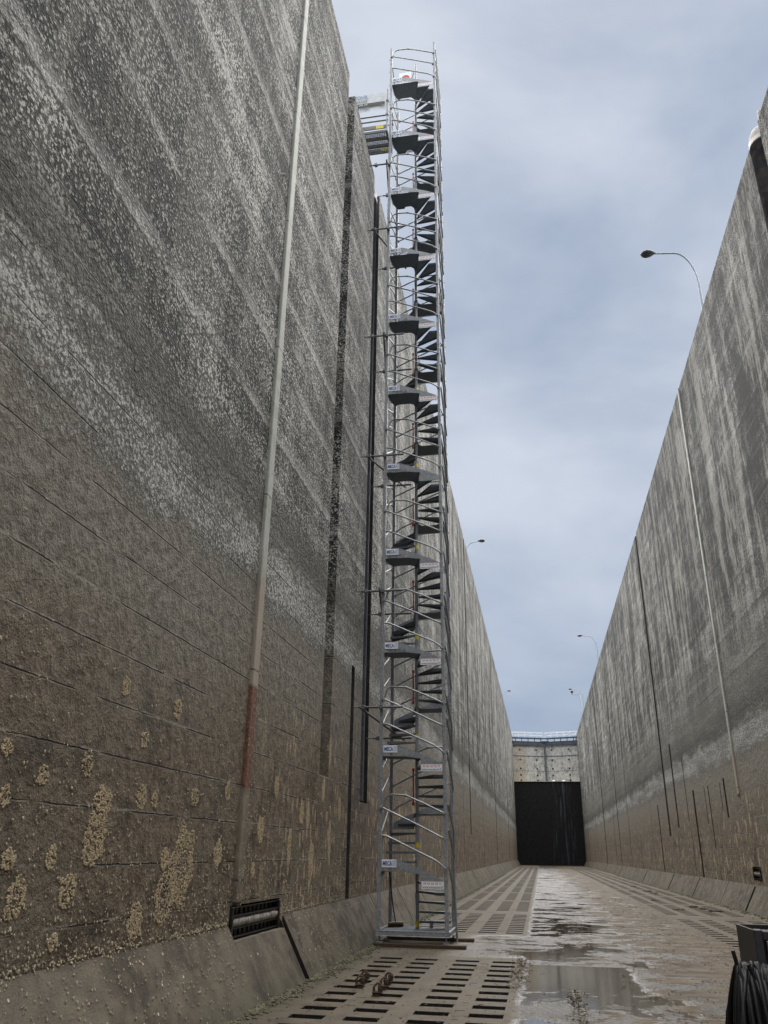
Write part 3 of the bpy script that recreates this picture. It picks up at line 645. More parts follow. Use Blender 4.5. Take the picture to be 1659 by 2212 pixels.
# ------------------------------------------------------------------ lamps and masts on the quays
def lamp(x, y, sg, label, hx=1.45):
    t = empty('street_lamp', (x, y, ZT - .02), label=label, category='street lamp', group='curved lamps along the lock edges')
    pts = [(0, 0, 0), (0, 0, .9), (0, 0, 2.0)]
    for k in range(1, 9):
        a = math.pi / 2 * k / 8; pts.append((sg * .78 * (1 - math.cos(a)), 0, 2.0 + 1.65 * math.sin(a)))
    pts.append((sg * hx, 0, 3.72)); rad = [.075, .06, .045] + [.035] * 8 + [.03]
    mb = MB(); mb.lathe([(.13, 0), (.13, .04), (.085, .05), (.085, .5), (.06, .62)], (0, 0, 0), 12); mb.tube(pts, rad, 10); mb.build('pole', 'pole', t)
    h = MB(); n = 14; prof = [(0, .03), (.08, .10), (.2, .19), (.36, .23), (.5, .17), (.57, .06), (.58, .01)]
    rings = []
    for s_, r_ in prof: rings.append([(sg * (hx - .02 + s_), r_ * math.cos(2 * math.pi * k / n), 3.72 + .03 + .55 * r_ * math.sin(2 * math.pi * k / n)) for k in range(n)])
    vs = [v for r_ in rings for v in r_]; h.mesh(vs, [(i * n + k, i * n + (k + 1) % n, (i + 1) * n + (k + 1) % n, (i + 1) * n + k) for i in range(len(prof) - 1) for k in range(n)], 0, True)
    h.build('lamp_head', 'lamp', t); return t
lamp(7.3, 26.95, -1, 'nearest and largest curved street lamp over the right wall edge')
lamp(7.3, 89.0, -1, 'thin curved street lamp half way along the right wall edge')
lamp(7.3, 120.5, -1, 'small farthest lamp on the right wall beside the gantry mast')
lamp(-4.6, 58.2, 1, 'curved lamp leaning out over the left wall beside the scaffold tower', 1.15)
lamp(-4.6, 121.0, 1, 'tiny farthest lamp on the left wall above the angled mast', 1.0)
t = empty('signal_mast', (7.3, 128, ZT - .02), label='thin mast with a stepped arm and round lantern on the right quay near the gate', category='mast')
mb = MB(); mb.tube([(0, 0, 0), (0, 0, 4.2), (-.95, 0, 4.28)], .05, 8); mb.tube([(-.35, 0, 4.25), (-.35, 0, 4.85), (-1.1, 0, 4.85)], .035, 8); mb.build('mast_pole', 'pole', t)
mb = MB(); mb.lathe([(.02, -.24), (.16, -.18), (.24, 0), (.16, .18), (.02, .24)], (-1.2, 0, 4.72), 14); mb.tube([(-1.2, 0, 4.5), (-1.2, 0, 4.2)], .05, 8); mb.build('lantern', 'lamp', t)
t = empty('signal_mast', (-4.5, 125, ZT - .02), label='thin mast with a straight arm bent down at its tip on the left quay', category='mast')
mb = MB(); mb.tube([(0, 0, 0), (0, 0, 3.85), (1.35, 0, 3.95), (1.5, 0, 3.55)], .045, 8); mb.build('mast_pole', 'pole', t)

# ------------------------------------------------------------------ scaffold stair tower
CX, CY = -2.49, 17.62
S = .66; PITCH = 2.17; L0 = 1.516; NL = 11
tower = empty('stair_tower', (CX, CY, 0), label='tall galvanised scaffold spiral stair tower standing beside the left lock wall', category='scaffold tower')
TOPZ = 24.5
for sx, sy, zt in ((-1, -1, TOPZ), (1, -1, TOPZ), (1, 1, 23.35), (-1, 1, 23.35)):
    mb = MB(); mb.box(sx * S - .034, sx * S + .034, sy * S - .034, sy * S + .034, .182, zt, 0, .006)
    for k in range(NL):
        zj = L0 + PITCH * k - .98
        if zj < zt - .3: mb.box(sx * S - .039, sx * S + .039, sy * S - .039, sy * S + .039, zj - .09, zj + .09, 0, .004)
    for k in range(4 * NL):
        zj = .55 + k * PITCH / 4
        if zj < zt - .2:
            mb.tube([(sx * S - .014 * sx, sy * (S + .028), zj), (sx * S - .014 * sx, sy * (S + .045), zj)], .011, 6)
            mb.tube([(sx * (S + .028), sy * S, zj + .2), (sx * (S + .06), sy * S, zj + .2)], .011, 6)
    if zt == TOPZ: mb.prism([(sx * S - .03, sy * S - .03, zt), (sx * S + .03, sy * S - .03, zt), (sx * S + .0, sy * S - .03, zt + .10)], (0, .06, 0))
    mb.build('corner_post', 'galv', tower)
mb = MB(); mb.tube([(0, 0, .25), (0, 0, 24.55)], .036, 14)
for k in range(NL): mb.tube([(0, 0, L0 + PITCH * k - .75), (0, 0, L0 + PITCH * k - .62)], .043, 14)
mb.build('centre_column', 'galv', tower)

def bd(a):
    """point on the square footprint in direction a degrees"""
    ca, sa = math.cos(R(a)), math.sin(R(a)); k = .625 / max(abs(ca), abs(sa)); return Vector((ca * k, sa * k, 0))
def arc_poly(a0, a1, inner=.04):
    pts = [Vector((inner * math.cos(R(a0)), inner * math.sin(R(a0)), 0)), bd(a0)]
    for c_ in (225, 135, 45, -45, -135):
        if a1 < c_ < a0: pts.append(bd(c_))
    pts += [bd(a1), Vector((inner * math.cos(R(a1)), inner * math.sin(R(a1)), 0))]
    return pts
def up(p, z): return Vector((p.x, p.y, z))
def step_mb(k):
    mb = MB(); a0 = 213 - 22 * (k - 1) + 4; a1 = a0 - 26.5; z = -.215 + .1808 * k; poly = arc_poly(a0, a1)
    mb.prism([up(p, z - .006) for p in poly], (0, 0, .006))
    n = len(poly)
    # front lip, back lip and outer rim
    for i, (p, q, h0, h1) in enumerate([(poly[0], poly[1], .04, .055)] + [(poly[j], poly[j + 1], .055, .055) for j in range(1, n - 2)] + [(poly[-2], poly[-1], .045, .035)]):
        d = (q - p).normalized(); nrm = Vector((d.y, -d.x, 0)) * .004
        mb.prism([up(p, z - .007), up(q, z - .007), up(q, z - h1), up(p, z - h0)], nrm)
    return mb
# pixel font for cut-out lettering
FONT = {'E': ["1111", "1000", "1110", "1000", "1111"], 'S': ["1111", "1000", "1111", "0001", "1111"], 'C': ["1111", "1000", "1000", "1000", "1111"],
        'A': ["1111", "1001", "1111", "1001", "1001"], 'L': ["1000", "1000", "1000", "1000", "1111"], 'I': ["1", "1", "1", "1", "1"], 'B': ["1111", "1001", "1110", "1001", "1111"],
        'M': ["11111", "10101", "10101", "10101", "10101"], ' ': ["00", "00", "00", "00", "00"]}
def cutout_cells(s):
    rws = [""] * 5
    for ch in s:
        for r_ in range(5): rws[r_] += FONT[ch][r_] + "0"
    return rws
def landing_mb(z0=-.215):
    mb = MB()
    # tread plate
    pl = [(.17, -.66), (-.62, -.66), (-.61, -.28), (-.52, -.08), (-.43, -.14), (-.12, -.14), (-.05, -.06), (-.045, .07), (.045, .06)]
    mb.prism([(x, y, z0 - .008) for x, y in pl], (0, 0, .008), 1)
    # front plate with letters cut through it
    yf = -.69; th = .004
    cells = cutout_cells("ESCALIB MILLS"); n = len(cells[0]); cw = .47 / n; ch_ = .052 / 5; xa, za = -.605, -.205
    def pq(x0, x1, za_, zb_):
        mb.quad((x0, yf, za_), (x1, yf, za_), (x1, yf, zb_), (x0, yf, zb_), (0, -1, 0))
    for r_ in range(5):
        zt_ = za + .052 - r_ * ch_; c0 = None
        for i in range(n + 1):
            solid = i < n and cells[r_][i] == '0'
            if solid and c0 is None: c0 = i
            if not solid and c0 is not None: pq(xa + c0 * cw, xa + i * cw, zt_ - ch_, zt_); c0 = None
    xb = xa + .47; zA, zB = za, za + .052
    mb.face([(-.62, yf, zB), (xb, yf, zB), (xb, yf, -.055), (-.28, yf, 0), (-.62, yf, 0)])
    mb.face([(-.62, yf, -.215), (xb, yf, -.225), (xb, yf, zA), (-.62, yf, zA)])
    mb.face([(-.62, yf, zA), (xa, yf, zA), (xa, yf, zB), (-.62, yf, zB)])
    mb.face([(xb, yf, -.225), (.18, yf, -.27), (.18, yf, -.385), (.61, yf, -.385), (.61, yf, -.37), (.36, yf, -.25), (xb, yf, -.055)])
    mb.face([(.16, yf, -.385), (.62, yf, -.385), (.62, yf, -.50), (.16, yf, -.50)])
    # rim folded under
    mb.prism([(-.62, -.66, z0 - .009), (-.62, -.31, z0 - .009), (-.62, -.31, z0 - .07), (-.62, -.66, z0 - .07)], (.004, 0, 0), 1)
    mb.prism([(.0, .05, z0 - .009), (.17, -.65, z0 - .009), (.17, -.65, z0 - .06), (.0, .05, z0 - .05)], (.004, 0, 0), 1)
    return mb
TR = .0185
def guard_front():
    mb = MB(); y = -.70
    loop = [(-.60, y, .965), (-.565, y, 1.07), (-.545, y, 1.14), (-.50, y, 1.185), (-.43, y, 1.205), (-.13, y, 1.187), (.25, y, 1.03), (.63, y, .855)]
    mb.tube(loop, TR, 8); mb.tube([(-.15, y, 1.19), (-.11, y, 1.18)], TR * 1.5, 8)
    mb.tube([(-.646, y, .965), (.1, y, .64), (.63, y, .385)], TR, 8)
    mb.tube([(-.62, y, .435), (-.53, y, .425), (-.45, y, .395), (.44, y, .0), (.53, y, -.055), (.64, y, -.145)], TR, 8)
    for px, pz in ((-.64, .95), (.64, .85), (.64, -.15), (.62, .39)): mb.box(px - .03, px + .03, y - .025, y + .045, pz - .025, pz + .025, 0, .006)
    return mb
def guard_left():
    mb = MB(); x = -.70
    for z in (1.60, 1.13): mb.tube([(x, -.64, z), (x, .46, z + .49), (x, .56, z + .505), (x, .64, z + .50)], TR, 8)
    mb.tube([(x, -.64, .30), (x, -.54, .36), (x, .50, .95), (x, .64, .97)], TR, 8)
    mb.tube([(x, -.58, 1.62), (x, -.60, 1.35), (x, -.62, 1.14)], TR * .8, 8)
    return mb
def name_sign():
    mb = MB(); y = -.702
    mb.box(-.605, -.315, y, y + .006, -.145, -.003, 0)
    put_text(mb, "MECA", (-.585, y - .002, -.118), (1, 0, 0), (0, 0, 1), .185, .085, 1, .035)
    for k in range(3):
        z = -.118 + k * .034
        mb.box(-.388, -.345, y - .002, y, z, z + .004, 2); mb.box(-.388, -.383, y - .002, y, z, z + .034, 2); mb.box(-.350, -.345, y - .002, y, z, z + .034, 2); mb.box(-.375, -.360, y - .002, y, z + .014, z + .019, 2)
    mb.box(-.33, -.325, y - .002, y, -.118, -.012, 2)
    return mb
def phone_sign():
    mb = MB(); y = -.702
    mb.box(.182, .612, y, y + .006, -.515, -.385, 0)
    put_text(mb, "03 82 56 70 77", (.215, y - .002, -.437), (1, 0, 0), (0, 0, 1), .36, .036, 1, .012)
    put_text(mb, "www.mecatour.fr", (.195, y - .002, -.503), (1, 0, 0), (0, 0, 1), .405, .044, 2, .012)
    return mb
def red_strut():
    mb = MB(); mb.tube([(-.17, .64, 1.12), (-.175, .64, 1.78)], .016, 8)
    for z in (1.10, 1.80): mb.box(-.20, -.145, .632, .648, z - .035, z + .035, 0, .006)
    return mb
sec = empty('stair_flight', (0, 0, L0), tower)
def half(parent, k0, rot, dz, signs):
    """one landing, five steps and the rails of half a turn"""
    T = Matrix.Rotation(R(rot), 4, 'Z')
    def b(mb, name, mat):
        mb.v = [tuple(T @ Vector(v) + Vector((0, 0, dz))) for v in mb.v]; return mb.build(name, mat, parent)
    b(landing_mb(), 'landing', ['galv', 'tread'])
    for k in range(1, 6): b(step_mb(k), 'step', 'tread')
    b(guard_front(), 'guardrail', 'tube'); b(guard_left(), 'guardrail', 'tube')
half(sec, 0, 0, 0., True); half(sec, 4, 180, PITCH / 2, False)
name_sign().build('name_sign', ['white', 'blue', 'blue'], sec, label='white plate with blue MECA lettering')
ps = phone_sign().build('phone_sign', ['white', 'redprint', 'blue'], sec, label='white plate with a red phone number over blue lettering')
red_strut().build('strut', 'red', sec, label='slim red strut')
mb = MB(); mb.tube([(0, 0, .215), (0, 0, .315)], .0385, 14); mb.build('marker_band', 'yellow', sec, label='yellow band')
for k in range(1, NL - 1):
    c_ = copy_tree(sec, tower); c_.location = (0, 0, L0 + PITCH * k)
    if k == 4:
        for ch in list(c_.children):
            if ch.name.startswith('phone_sign'): bpy.data.objects.remove(ch)
# uppermost flight ends at its landing
top = empty('stair_flight', (0, 0, L0 + PITCH * (NL - 1)), tower)
landing_mb().build('landing', ['galv', 'tread'], top); guard_front().build('guardrail', 'tube', top)
T180 = Matrix.Rotation(R(180), 4, 'Z')
name_sign().build('name_sign', ['white', 'blue', 'blue'], top); phone_sign().build('phone_sign', ['white', 'redprint', 'blue'], top)
mb = MB(); mb.tube([(-.68, -.62, 1.1), (-.68, .0, .75), (-.68, .62, .2)], TR, 8); mb.tube([(-.66, .4, .9), (-.2, .25, .92), (0, .02, 1.28)], TR * .8, 8); mb.build('guardrail', 'tube', top)
mb = MB(); mb.tube([(.70, -.64, 1.05), (.70, .64, .35)], TR, 8); mb.tube([(.70, -.64, .55), (.70, .64, -.15)], TR, 8); mb.tube([(.70, -.64, .1), (.70, .64, -.6)], TR, 8); mb.build('guardrail', 'tube', top)
mb = MB(); mb.prism([(.06, .02, .50), (.62, .05, .12), (.62, .45, .12), (.1, .1, .12)], (0, .01, .0)); mb.prism([(.05, -.02, .0), (.62, -.1, -.0), (.62, .4, 0), (.05, .08, 0)], (0, 0, .01)); mb.build('closing_plate', 'galv_dull', top)
mb = MB(); mb.box(-.50, -.13, -.10, -.092, .45, .95, 0); sv_ = []
put = [(-.30 + .125 * math.cos(2 * math.pi * k / 20), -.104, .70 + .13 * math.sin(2 * math.pi * k / 20)) for k in range(20)]
mb.face(put, 1); mb.box(-.37, -.24, -.108, -.105, .67, .705, 0); mb.build('notice_board', ['white', 'redprint'], top, label='white board with a red disc')

# base platform with jacks
mb = MB()
for p, q in (((-.70, -.69), (.70, -.69)), ((-.70, .69), (.70, .69)), ((-.69, -.66), (-.69, .66)), ((.69, -.66), (.69, .66))):
    mb.bar((p[0], p[1], .222), (q[0], q[1], .222), .05, .085, (0, 0, 1), 0, .006)
for k in range(23): y_ = -.64 + k * .058; mb.bar((-.665, y_, .235), (.665, y_, .235), .012, .03)
for k in range(41): x_ = -.655 + k * .0327; mb.bar((x_, -.665, .249), (x_, .665, .249), .006, .008)
mb.build('base_platform', 'galv', tower)
for sx in (-1, 1):
    for sy in (-1, 1):
        mb = MB(); x_, y_ = sx * .64, sy * .66
        mb.tube([(x_, y_, .075), (x_, y_, .20)], .017, 10); mb.box(x_ - .06, x_ + .06, y_ - .06, y_ + .06, .062, .074, 0, .003); mb.box(x_ - .062, x_ + .062, y_ - .012, y_ + .012, .095, .108, 0, .003); mb.tube([(x_, y_, .085), (x_, y_, .115)], .028, 10)
        mb.build('base_jack', 'tube', tower)
basef = empty('stair_flight', (0, 0, L0 - PITCH), tower)
for k in range(1, 6):
    mb = step_mb(k); mb.v = [tuple(T180 @ Vector(v) + Vector((0, 0, PITCH / 2))) for v in mb.v]; mb.build('step', 'tread', basef)
for fn in (guard_left,):
    mb = fn(); mb.v = [tuple(T180 @ Vector(v) + Vector((0, 0, PITCH / 2))) for v in mb.v]; mb.build('guardrail', 'tube', basef)
mb = MB(); mb.box(.20, .27, .33, .40, L0 * 0 + PITCH - L0 + .25, PITCH - L0 + .40, 0, .004); mb.build('step_leg', 'galv_dull', basef)
mb = MB(); mb.tube([(0, 0, PITCH - L0 + .29), (0, 0, PITCH - L0 + .39)], .0385, 14); mb.build('marker_band', 'yellow', basef)
# ties back to the wall
for i, z in enumerate((4.46, 7.02, 10.41, 13.87, 17.39, 19.75)):
    mb = MB(); xr = -.20 if z < 19 else -.62
    yf, yb, zb = -.745, .73, z - (.12 if z > 5 else .45)
    if z > 19: zb = z + .30
    mb.tube([(XL - CX + .1, yf, z), (xr, yf, z)], .0245, 10); mb.tube([(XL - CX - .03, yf, z), (XL - CX + .12, yf, z)], .012, 8)
    mb.tube([(XL - CX + .13, yb, zb), (xr - .03 if z < 19 else -.6, yb, zb)], .0245, 10); mb.tube([(XL - CX - .03, yb, zb), (XL - CX + .14, yb, zb)], .012, 8)
    if i % 2 == 0: mb.tube([(XL - CX + .16, yf - .08, z - .03), (-.40, yb + .05, zb - .04)], .0245, 10)
    else: mb.tube([(-.72, yf - .1, z + .04), (XL - CX + .30, yb + .06, zb - .04)], .0245, 10)
    for cx_, cy_, cz_ in ((-.66, yf + .02, z), (XL - CX + .2, yf, z), (XL - CX + .25, yb, zb), (-.66, yb - .02, zb)): mb.box(cx_ - .04, cx_ + .04, cy_ - .045, cy_ + .045, cz_ - .045, cz_ + .045, 0, .01)
    mb.build('wall_tie', 'tie', tower)
mb = MB(); mb.tube([(.74, .45, .01), (.71, .47, .9), (.70, .5, 1.5)], .02, 8); mb.build('stay_tube', 'tube', tower)

# access bridge from the upper landing to the quay
BZ = 20.86
br = empty('access_bridge', (XL, 17.05, BZ), label='short perforated metal gangway joining the tower to the top of the left wall', category='gangway')
x0_, x1_ = -1.6, CX - XL - .70
for k in range(3):
    mb = MB(); ya, yb_ = -.37 + k * .262, -.37 + k * .262 + .245
    # perforated sheet: strips across and along leave square holes
    n = int((x1_ - x0_) / .05)
    for i in range(n + 1): xx = x0_ + i * (x1_ - x0_) / n; mb.box(xx - .012, xx + .012, ya + .03, yb_ - .03, -.006, 0)
    for i in range(5): yy = ya + .035 + i * (yb_ - ya - .07) / 4; mb.box(x0_, x1_, yy - .009, yy + .009, -.011, -.0065)
    for yy in (ya + .012, yb_ - .012): mb.box(x0_, x1_, yy - .022, yy + .022, -.075, -.0005, 0, .004)
    for xx in (x0_ + .3, x0_ + 1.15, x1_ - .02): mb.box(xx - .025, xx + .025, ya + .036, yb_ - .036, -.06, -.012)
    mb.build('deck_plank', 'tie', br)
for side, nm in ((-.40, 'front'), (.43, 'back')):
    mb = MB()
    for z_ in (.35, .55, 1.1): mb.tube([(x0_, side, z_), (x1_ + .04, side, z_)], .022, 8)
    for xx in (x0_ + .1, x1_): mb.tube([(xx, side - .03, -.12), (xx, side - .03, 1.55)], .0245, 8); mb.box(xx - .04, xx + .04, side - .06, side + .03, 1.06, 1.14, 0, .008); mb.box(xx - .04, xx + .04, side - .06, side + .03, .51, .59, 0, .008)
    mb.build('guardrail', 'tie', br)
    mb = MB(); mb.box(x0_, x1_, side - .012, side + .012, .03, .17, 0, .003); mb.box(x1_ - .32, x1_ - .1, side - .016, side - .0125, .035, .165, 1); mb.build('toe_board', ['cream', 'yellow'], br)
mb = MB()
for xx in (x0_ + .1,):
    for side in (-.43, .46): mb.tube([(xx, side, -.73), (xx, side, -.12)], .0245, 8)
mb.build('support_leg', 'tie', br)
# advertising banner lashed to the gangway rail
bn = empty('banner', (XL, 17.05 - .47, BZ + .72), label='pale advertising banner lashed to the rail of the gangway at the tower top', category='banner')
mb = MB(); nx = 16; W0, W1 = -1.35, x1_ - .03; H = .68
def bpt(u, v): return (W0 + (W1 - W0) * u, .012 * math.sin(u * 21) * (1 - v * .5) + .006 * math.sin(u * 47 + v * 5), H * v + .012 * math.sin(u * 9) * (1 - v))
for i in range(nx):
    for j in range(4):
        mb.face([bpt(i / nx, j / 4), bpt((i + 1) / nx, j / 4), bpt((i + 1) / nx, (j + 1) / 4), bpt(i / nx, (j + 1) / 4)])
mb.build('cloth', 'banner', bn)
mb = MB(); yl = -.03
put_text(mb, "MÉCATOUR", (W0 + .52, yl, .49), (1, 0, 0), (0, 0, 1), .80, .17, 0, .02)
put_text(mb, "ÉCHAFAUDAGES", (W0 + .44, yl, .33), (1, 0, 0), (0, 0, 1), .86, .12, 1, .005)
mb.box(W0 + .15, W1 - .03, yl - .001, yl + .001, .16, .29, 2)
put_text(mb, "+33 (0)3 82 56 70 77", (W0 + .34, yl - .003, .185), (1, 0, 0), (0, 0, 1), .98, .085, 3, .01)
put_text(mb, "YUTZ (57)", (W0 + .90, yl, .05), (1, 0, 0), (0, 0, 1), .42, .07, 4, .005)
mb.build('lettering', ['paleprint', 'darkprint', 'darkprint', 'white', 'paleprint'], bn)

# sleepers under the tower
for y_, x_a, x_b, nm in ((16.90, -3.22, -1.47, 'rust brown timber sleeper under the near feet of the stair tower'), (18.30, -3.2, -1.43, 'dark timber sleeper under the far feet of the stair tower')):
    mb = MB(); mb.box(x_a - (x_a + x_b) / 2, x_b - (x_a + x_b) / 2, -.11, .11, -.005, .06, 0, .006)
    mb.build('sleeper', 'rusty' if y_ < 17 else 'timber', loc=((x_a + x_b) / 2, y_, 0), label=nm, category='sleeper', group='sleepers under the tower')
# broom left on the platform
bro = empty('broom', (-2.98, 17.95, .253), rz=R(24), label='wooden push broom resting on the base platform of the stair tower', category='broom')
mb = MB(); mb.box(-.16, .16, -.035, .035, .045, .085, 0, .01); mb.build('broom_head', ['wood'], bro)
mb = MB(); mb.box(-.155, .155, -.03, .03, .001, .045); mb.build('bristles', 'rusty', bro)
mb = MB(); mb.box(-.14, .15, -.036, -.0, .085, .091); mb.tube([(0, .0, .08), (-.06, .02, .4), (-.13, .05, 1.05)], .013, 8, 1); mb.build('handle', ['white', 'black_steel'], bro)

# rusty couplers lying on the grating
for i, (x_, y_, a, lb) in enumerate([(-2.44, 11.84, 20, 'rusty scaffold coupler lying at the left of the near grating, closer of its pair'), (-2.47, 12.30, -15, 'rusty scaffold coupler lying at the left of the near grating, farther of its pair'),
                      (-2.10, 11.28, 10, 'nearest of three rusty couplers in a row on the near grating'), (-2.11, 11.78, 35, 'middle of three rusty couplers in a row on the near grating'), (-2.13, 12.24, -25, 'farthest of three rusty couplers in a row on the near grating')]):
    if i == 0:
        mb = MB(); mb.box(-.045, .045, -.03, .03, 0, .07, 0, .008); mb.box(.01, .09, -.028, .028, .06, .15, 0, .01); mb.box(-.07, -.03, -.02, .02, .02, .13, 0, .006)
        mb.tube([(-.05, 0, .13), (.0, 0, .17), (.06, 0, .155)], .016, 8); mb.tube([(-.08, -.03, .05), (.08, -.03, .05)], .012, 8); mb.tube([(.05, -.05, .1), (.05, .05, .1)], .014, 8)
        cp = mb.build('scaffold_coupler', 'rusty', loc=(x_, y_, 0)); o = cp
    else: o = cp.copy(); col.objects.link(o); o.location = (x_, y_, 0)
    o.rotation_euler.z = R(a); o.scale = (.8, .8, .85); o['label'] = lb; o['category'] = 'coupler'; o['group'] = 'rusty couplers on the grating'

# ------------------------------------------------------------------ dark machine and cable at the right
mc = empty('machine_cabinet', (1.3, 4.75, 0), label='dark steel machine cabinet at the right edge behind the hanging cable', category='machine')
mb = MB(); mb.box(-.325, -.315, -.19, .16, .12, 1.33, 0); mb.box(-.325, .5, .16, .17, .12, 1.33); mb.box(.49, .5, -.20, .16, .12, 1.33); mb.box(-.315, .49, -.19, .16, 1.30, 1.31); mb.box(-.315, .49, -.10, .16, .12, 1.0)
mb.build('side_panel', 'machine', mc)
mb = MB(); mb.box(-.33, -.292, -.235, -.192, .0, 1.335, 0, .004); mb.box(.46, .5, -.235, -.202, .0, 1.335, 0, .004); mb.box(-.292, .46, -.235, -.205, 1.29, 1.33, 0, .004); mb.box(-.33, .5, .172, .2, .0, .12); mb.build('corner_frame', 'machine_grey', mc)
mb = MB(); mb.box(-.27, -.12, -.21, -.195, 1.235, 1.285, 0, .003); mb.build('label_plate', 'white', mc)
mb = MB(); mb.tube([(-.45, -.26, 1.165), (-.2, -.26, 1.165)], .014, 8); mb.build('hook_bar', 'black_steel', mc)
cb = empty('cable_coil', (.92, 4.50, 1.19), label='thick black cable hung in many loops at the lower right corner', category='cable')
mb = MB(); rnd = random.Random(3)
for i in range(45):
    q = i % 15; layer = i // 15; xt = -.055 + .0095 * q + rnd.uniform(-.004, .004); dr = rnd.uniform(-1, 1); wd = .045 + .035 * layer + rnd.uniform(0, .02); dp = .62 + rnd.uniform(-.08, .12); tz = rnd.uniform(-.012, .012) - .012 * layer
    sw_ = (xt + .0) * .45 - .022 + rnd.uniform(-.015, .015)
    pts = []
    for k in range(26):
        a = 2 * math.pi * k / 26; vz = .5 - .5 * math.cos(a)
        prof = math.sin(a) * wd * (1 + .6 * vz)
        bow = math.sin(math.pi * min(1, vz * 1.1)) * (sw_ + .02 * dr) + .035 * vz * dr
        pts.append((xt + bow, prof - .045 + (.0 if prof > 0 else -.01), tz - dp * vz))
    mb.tube(pts, .0105, 7, 0, closed=True)
mb.tube([(-.052, -.06, -.10), (-.056, -.065, -.02), (-.070, -.06, .06)], .0095, 8)
mb.tube([(-.02, -.10, .01), (.02, -.11, -.10), (.06, -.115, -.24), (.085, -.11, -.40)], .0088, 8)
mb.build('cable_loops', 'black_rubber', cb)

# ------------------------------------------------------------------ growth, rubble and litter nobody could count
ICO_V = None
def ico():
    global ICO_V
    if ICO_V is None:
        bm = bmesh.new(); bmesh.ops.create_icosphere(bm, subdivisions=1, radius=1.); bm.verts.index_update()
        ICO_V = ([v.co.copy() for v in bm.verts], [tuple(v.index for v in f.verts) for f in bm.faces]); bm.free()
    return ICO_V
def lump(mb, c, sx, sy, sz, rnd, mi=0, jit=.25, sm=False):
    vs, fs = ico(); a = rnd.uniform(0, 6.28); ca, sa = math.cos(a), math.sin(a)
    out_ = []
    for v in vs:
        k = 1 + rnd.uniform(-jit, jit); x, y, z = v.x * sx * k, v.y * sy * k, v.z * sz * k
        out_.append((c[0] + x, c[1] + y * ca - z * sa * (sy / max(sz, 1e-6)), c[2] + z * ca + y * sa * (sz / max(sy, 1e-6))))
    mb.mesh(out_, fs, mi, sm)
patches = [(6.97,3.04,.17,.18),(6.86,2.03,.3,.25),(6.8,1.72,.36,.45),(5.88,2.15,.16,.16),(6.48,1.33,.25,.25),(8.71,1.48,.6,.75),(7.75,1.02,.29,.29),(5.8,1.3,.24,.27),(7.57,2.09,.21,.25),(5.38,2.3,.15,.13),(5.45,1.98,.13,.14),(5.63,1.56,.17,.15),(7.49,2.62,.17,.18),(6.18,1.57,.14,.18),(8.24,1.55,.2,.2),(8.15,3.01,.2,.2),(6.39,.97,.14,.13),(8.85,2.18,.2,.2),(7.86,2.09,.15,.15),(6.5,2.29,.18,.19),(8.34,1.19,.5,.4),
           (9.7,1.6,.22,.3),(9.85,2.3,.15,.25),(11.2,1.9,.25,.35),(11.8,2.5,.2,.3),(12.6,1.7,.2,.5),(13.2,2.2,.22,.4),(13.9,1.5,.3,.6),(15.1,1.8,.2,.7),(15.8,2.4,.2,.5),(11.0,1.4,.15,.2),(14.5,2.6,.15,.3)]
def build_growth():
    mb = MB(); rnd = random.Random(11)
    for (cy_, cz_, w_, h_) in patches:
        n = int(6500 * w_ * h_) + 40; hole = rnd.random() < .45; sparse = .55 if (cy_, cz_) in ((8.71, 1.48), (8.34, 1.19), (6.5, 2.29), (7.57, 2.09), (8.85, 2.18), (7.49, 2.62)) else 1.
        for _ in range(int(n * 1.6 * sparse)):
            a = rnd.uniform(0, 6.283); r_ = math.sqrt(rnd.random())
            if hole and r_ < .5 and rnd.random() < .65: continue
            ed = 1 + .38 * mnoise.noise(Vector((cy_ * 7 + math.cos(a) * 1.6, cz_ * 5 + math.sin(a) * 1.6, 0)))
            yy, zz = cy_ + math.cos(a) * r_ * w_ / 2 * ed, cz_ + math.sin(a) * r_ * h_ / 2 * ed
            if mnoise.noise(Vector((yy * 34, zz * 34, 3))) < -.16: continue
            if zz < .84 or 10.26 < yy < 10.64 or (10.2 < yy < 12.3 and zz < 1.1): continue
            s_ = rnd.uniform(.0035, .0085); lump(mb, (XL + .001, yy, zz), .007, s_, s_ * rnd.uniform(.9, 1.6), rnd)
    mb.build('sponge_growth', 'crust', kind='stuff', label='ochre crusts of growth in round patches low on the left wall', category='growth')
    mb = MB()
    for _ in range(4200):
        yy = 4.2 + 13.5 * rnd.random() ** 1.1; zz = .82 + 2.6 * rnd.random() ** 2.3
        if 10.26 < yy < 10.64 and zz > 1.02: xo = XL + .07
        elif 10.2 < yy < 12.3 and zz < 1.05 or 14.15 < yy < 14.9 and zz > 2.8 or 16.5 < yy < 16.88: continue
        else: xo = XL
        s_ = rnd.uniform(.0045, .011) * (1 if rnd.random() < .93 else 1.5); lump(mb, (xo + .003, yy, zz), s_ * .8, s_ * .75, s_ * 1.45, rnd, 0, .15)
    for _ in range(1100):
        yy = 4.2 + 11 * rnd.random(); k = rnd.random() ** .7
        if 10.2 < yy < 12.5: continue
        s_ = rnd.uniform(.005, .012); lump(mb, (XL + .46 * (1 - k) + .003, yy, .8 * k), s_ * .8, s_ * .75, s_ * 1.4, rnd, 0, .15)
    # bead of shells along the ledge on top of the footing
    for _ in range(220):
        yy = 4.2 + 6 * rnd.random(); s_ = rnd.uniform(.004, .011); lump(mb, (XL + .006, yy, .80 + rnd.uniform(-.01, .05)), s_, s_, s_ * 1.3, rnd, 0, .2)
    mb.build('mussels', 'shell', kind='stuff', label='scattered pale shells stuck low on the left wall', category='shells')
build_growth()
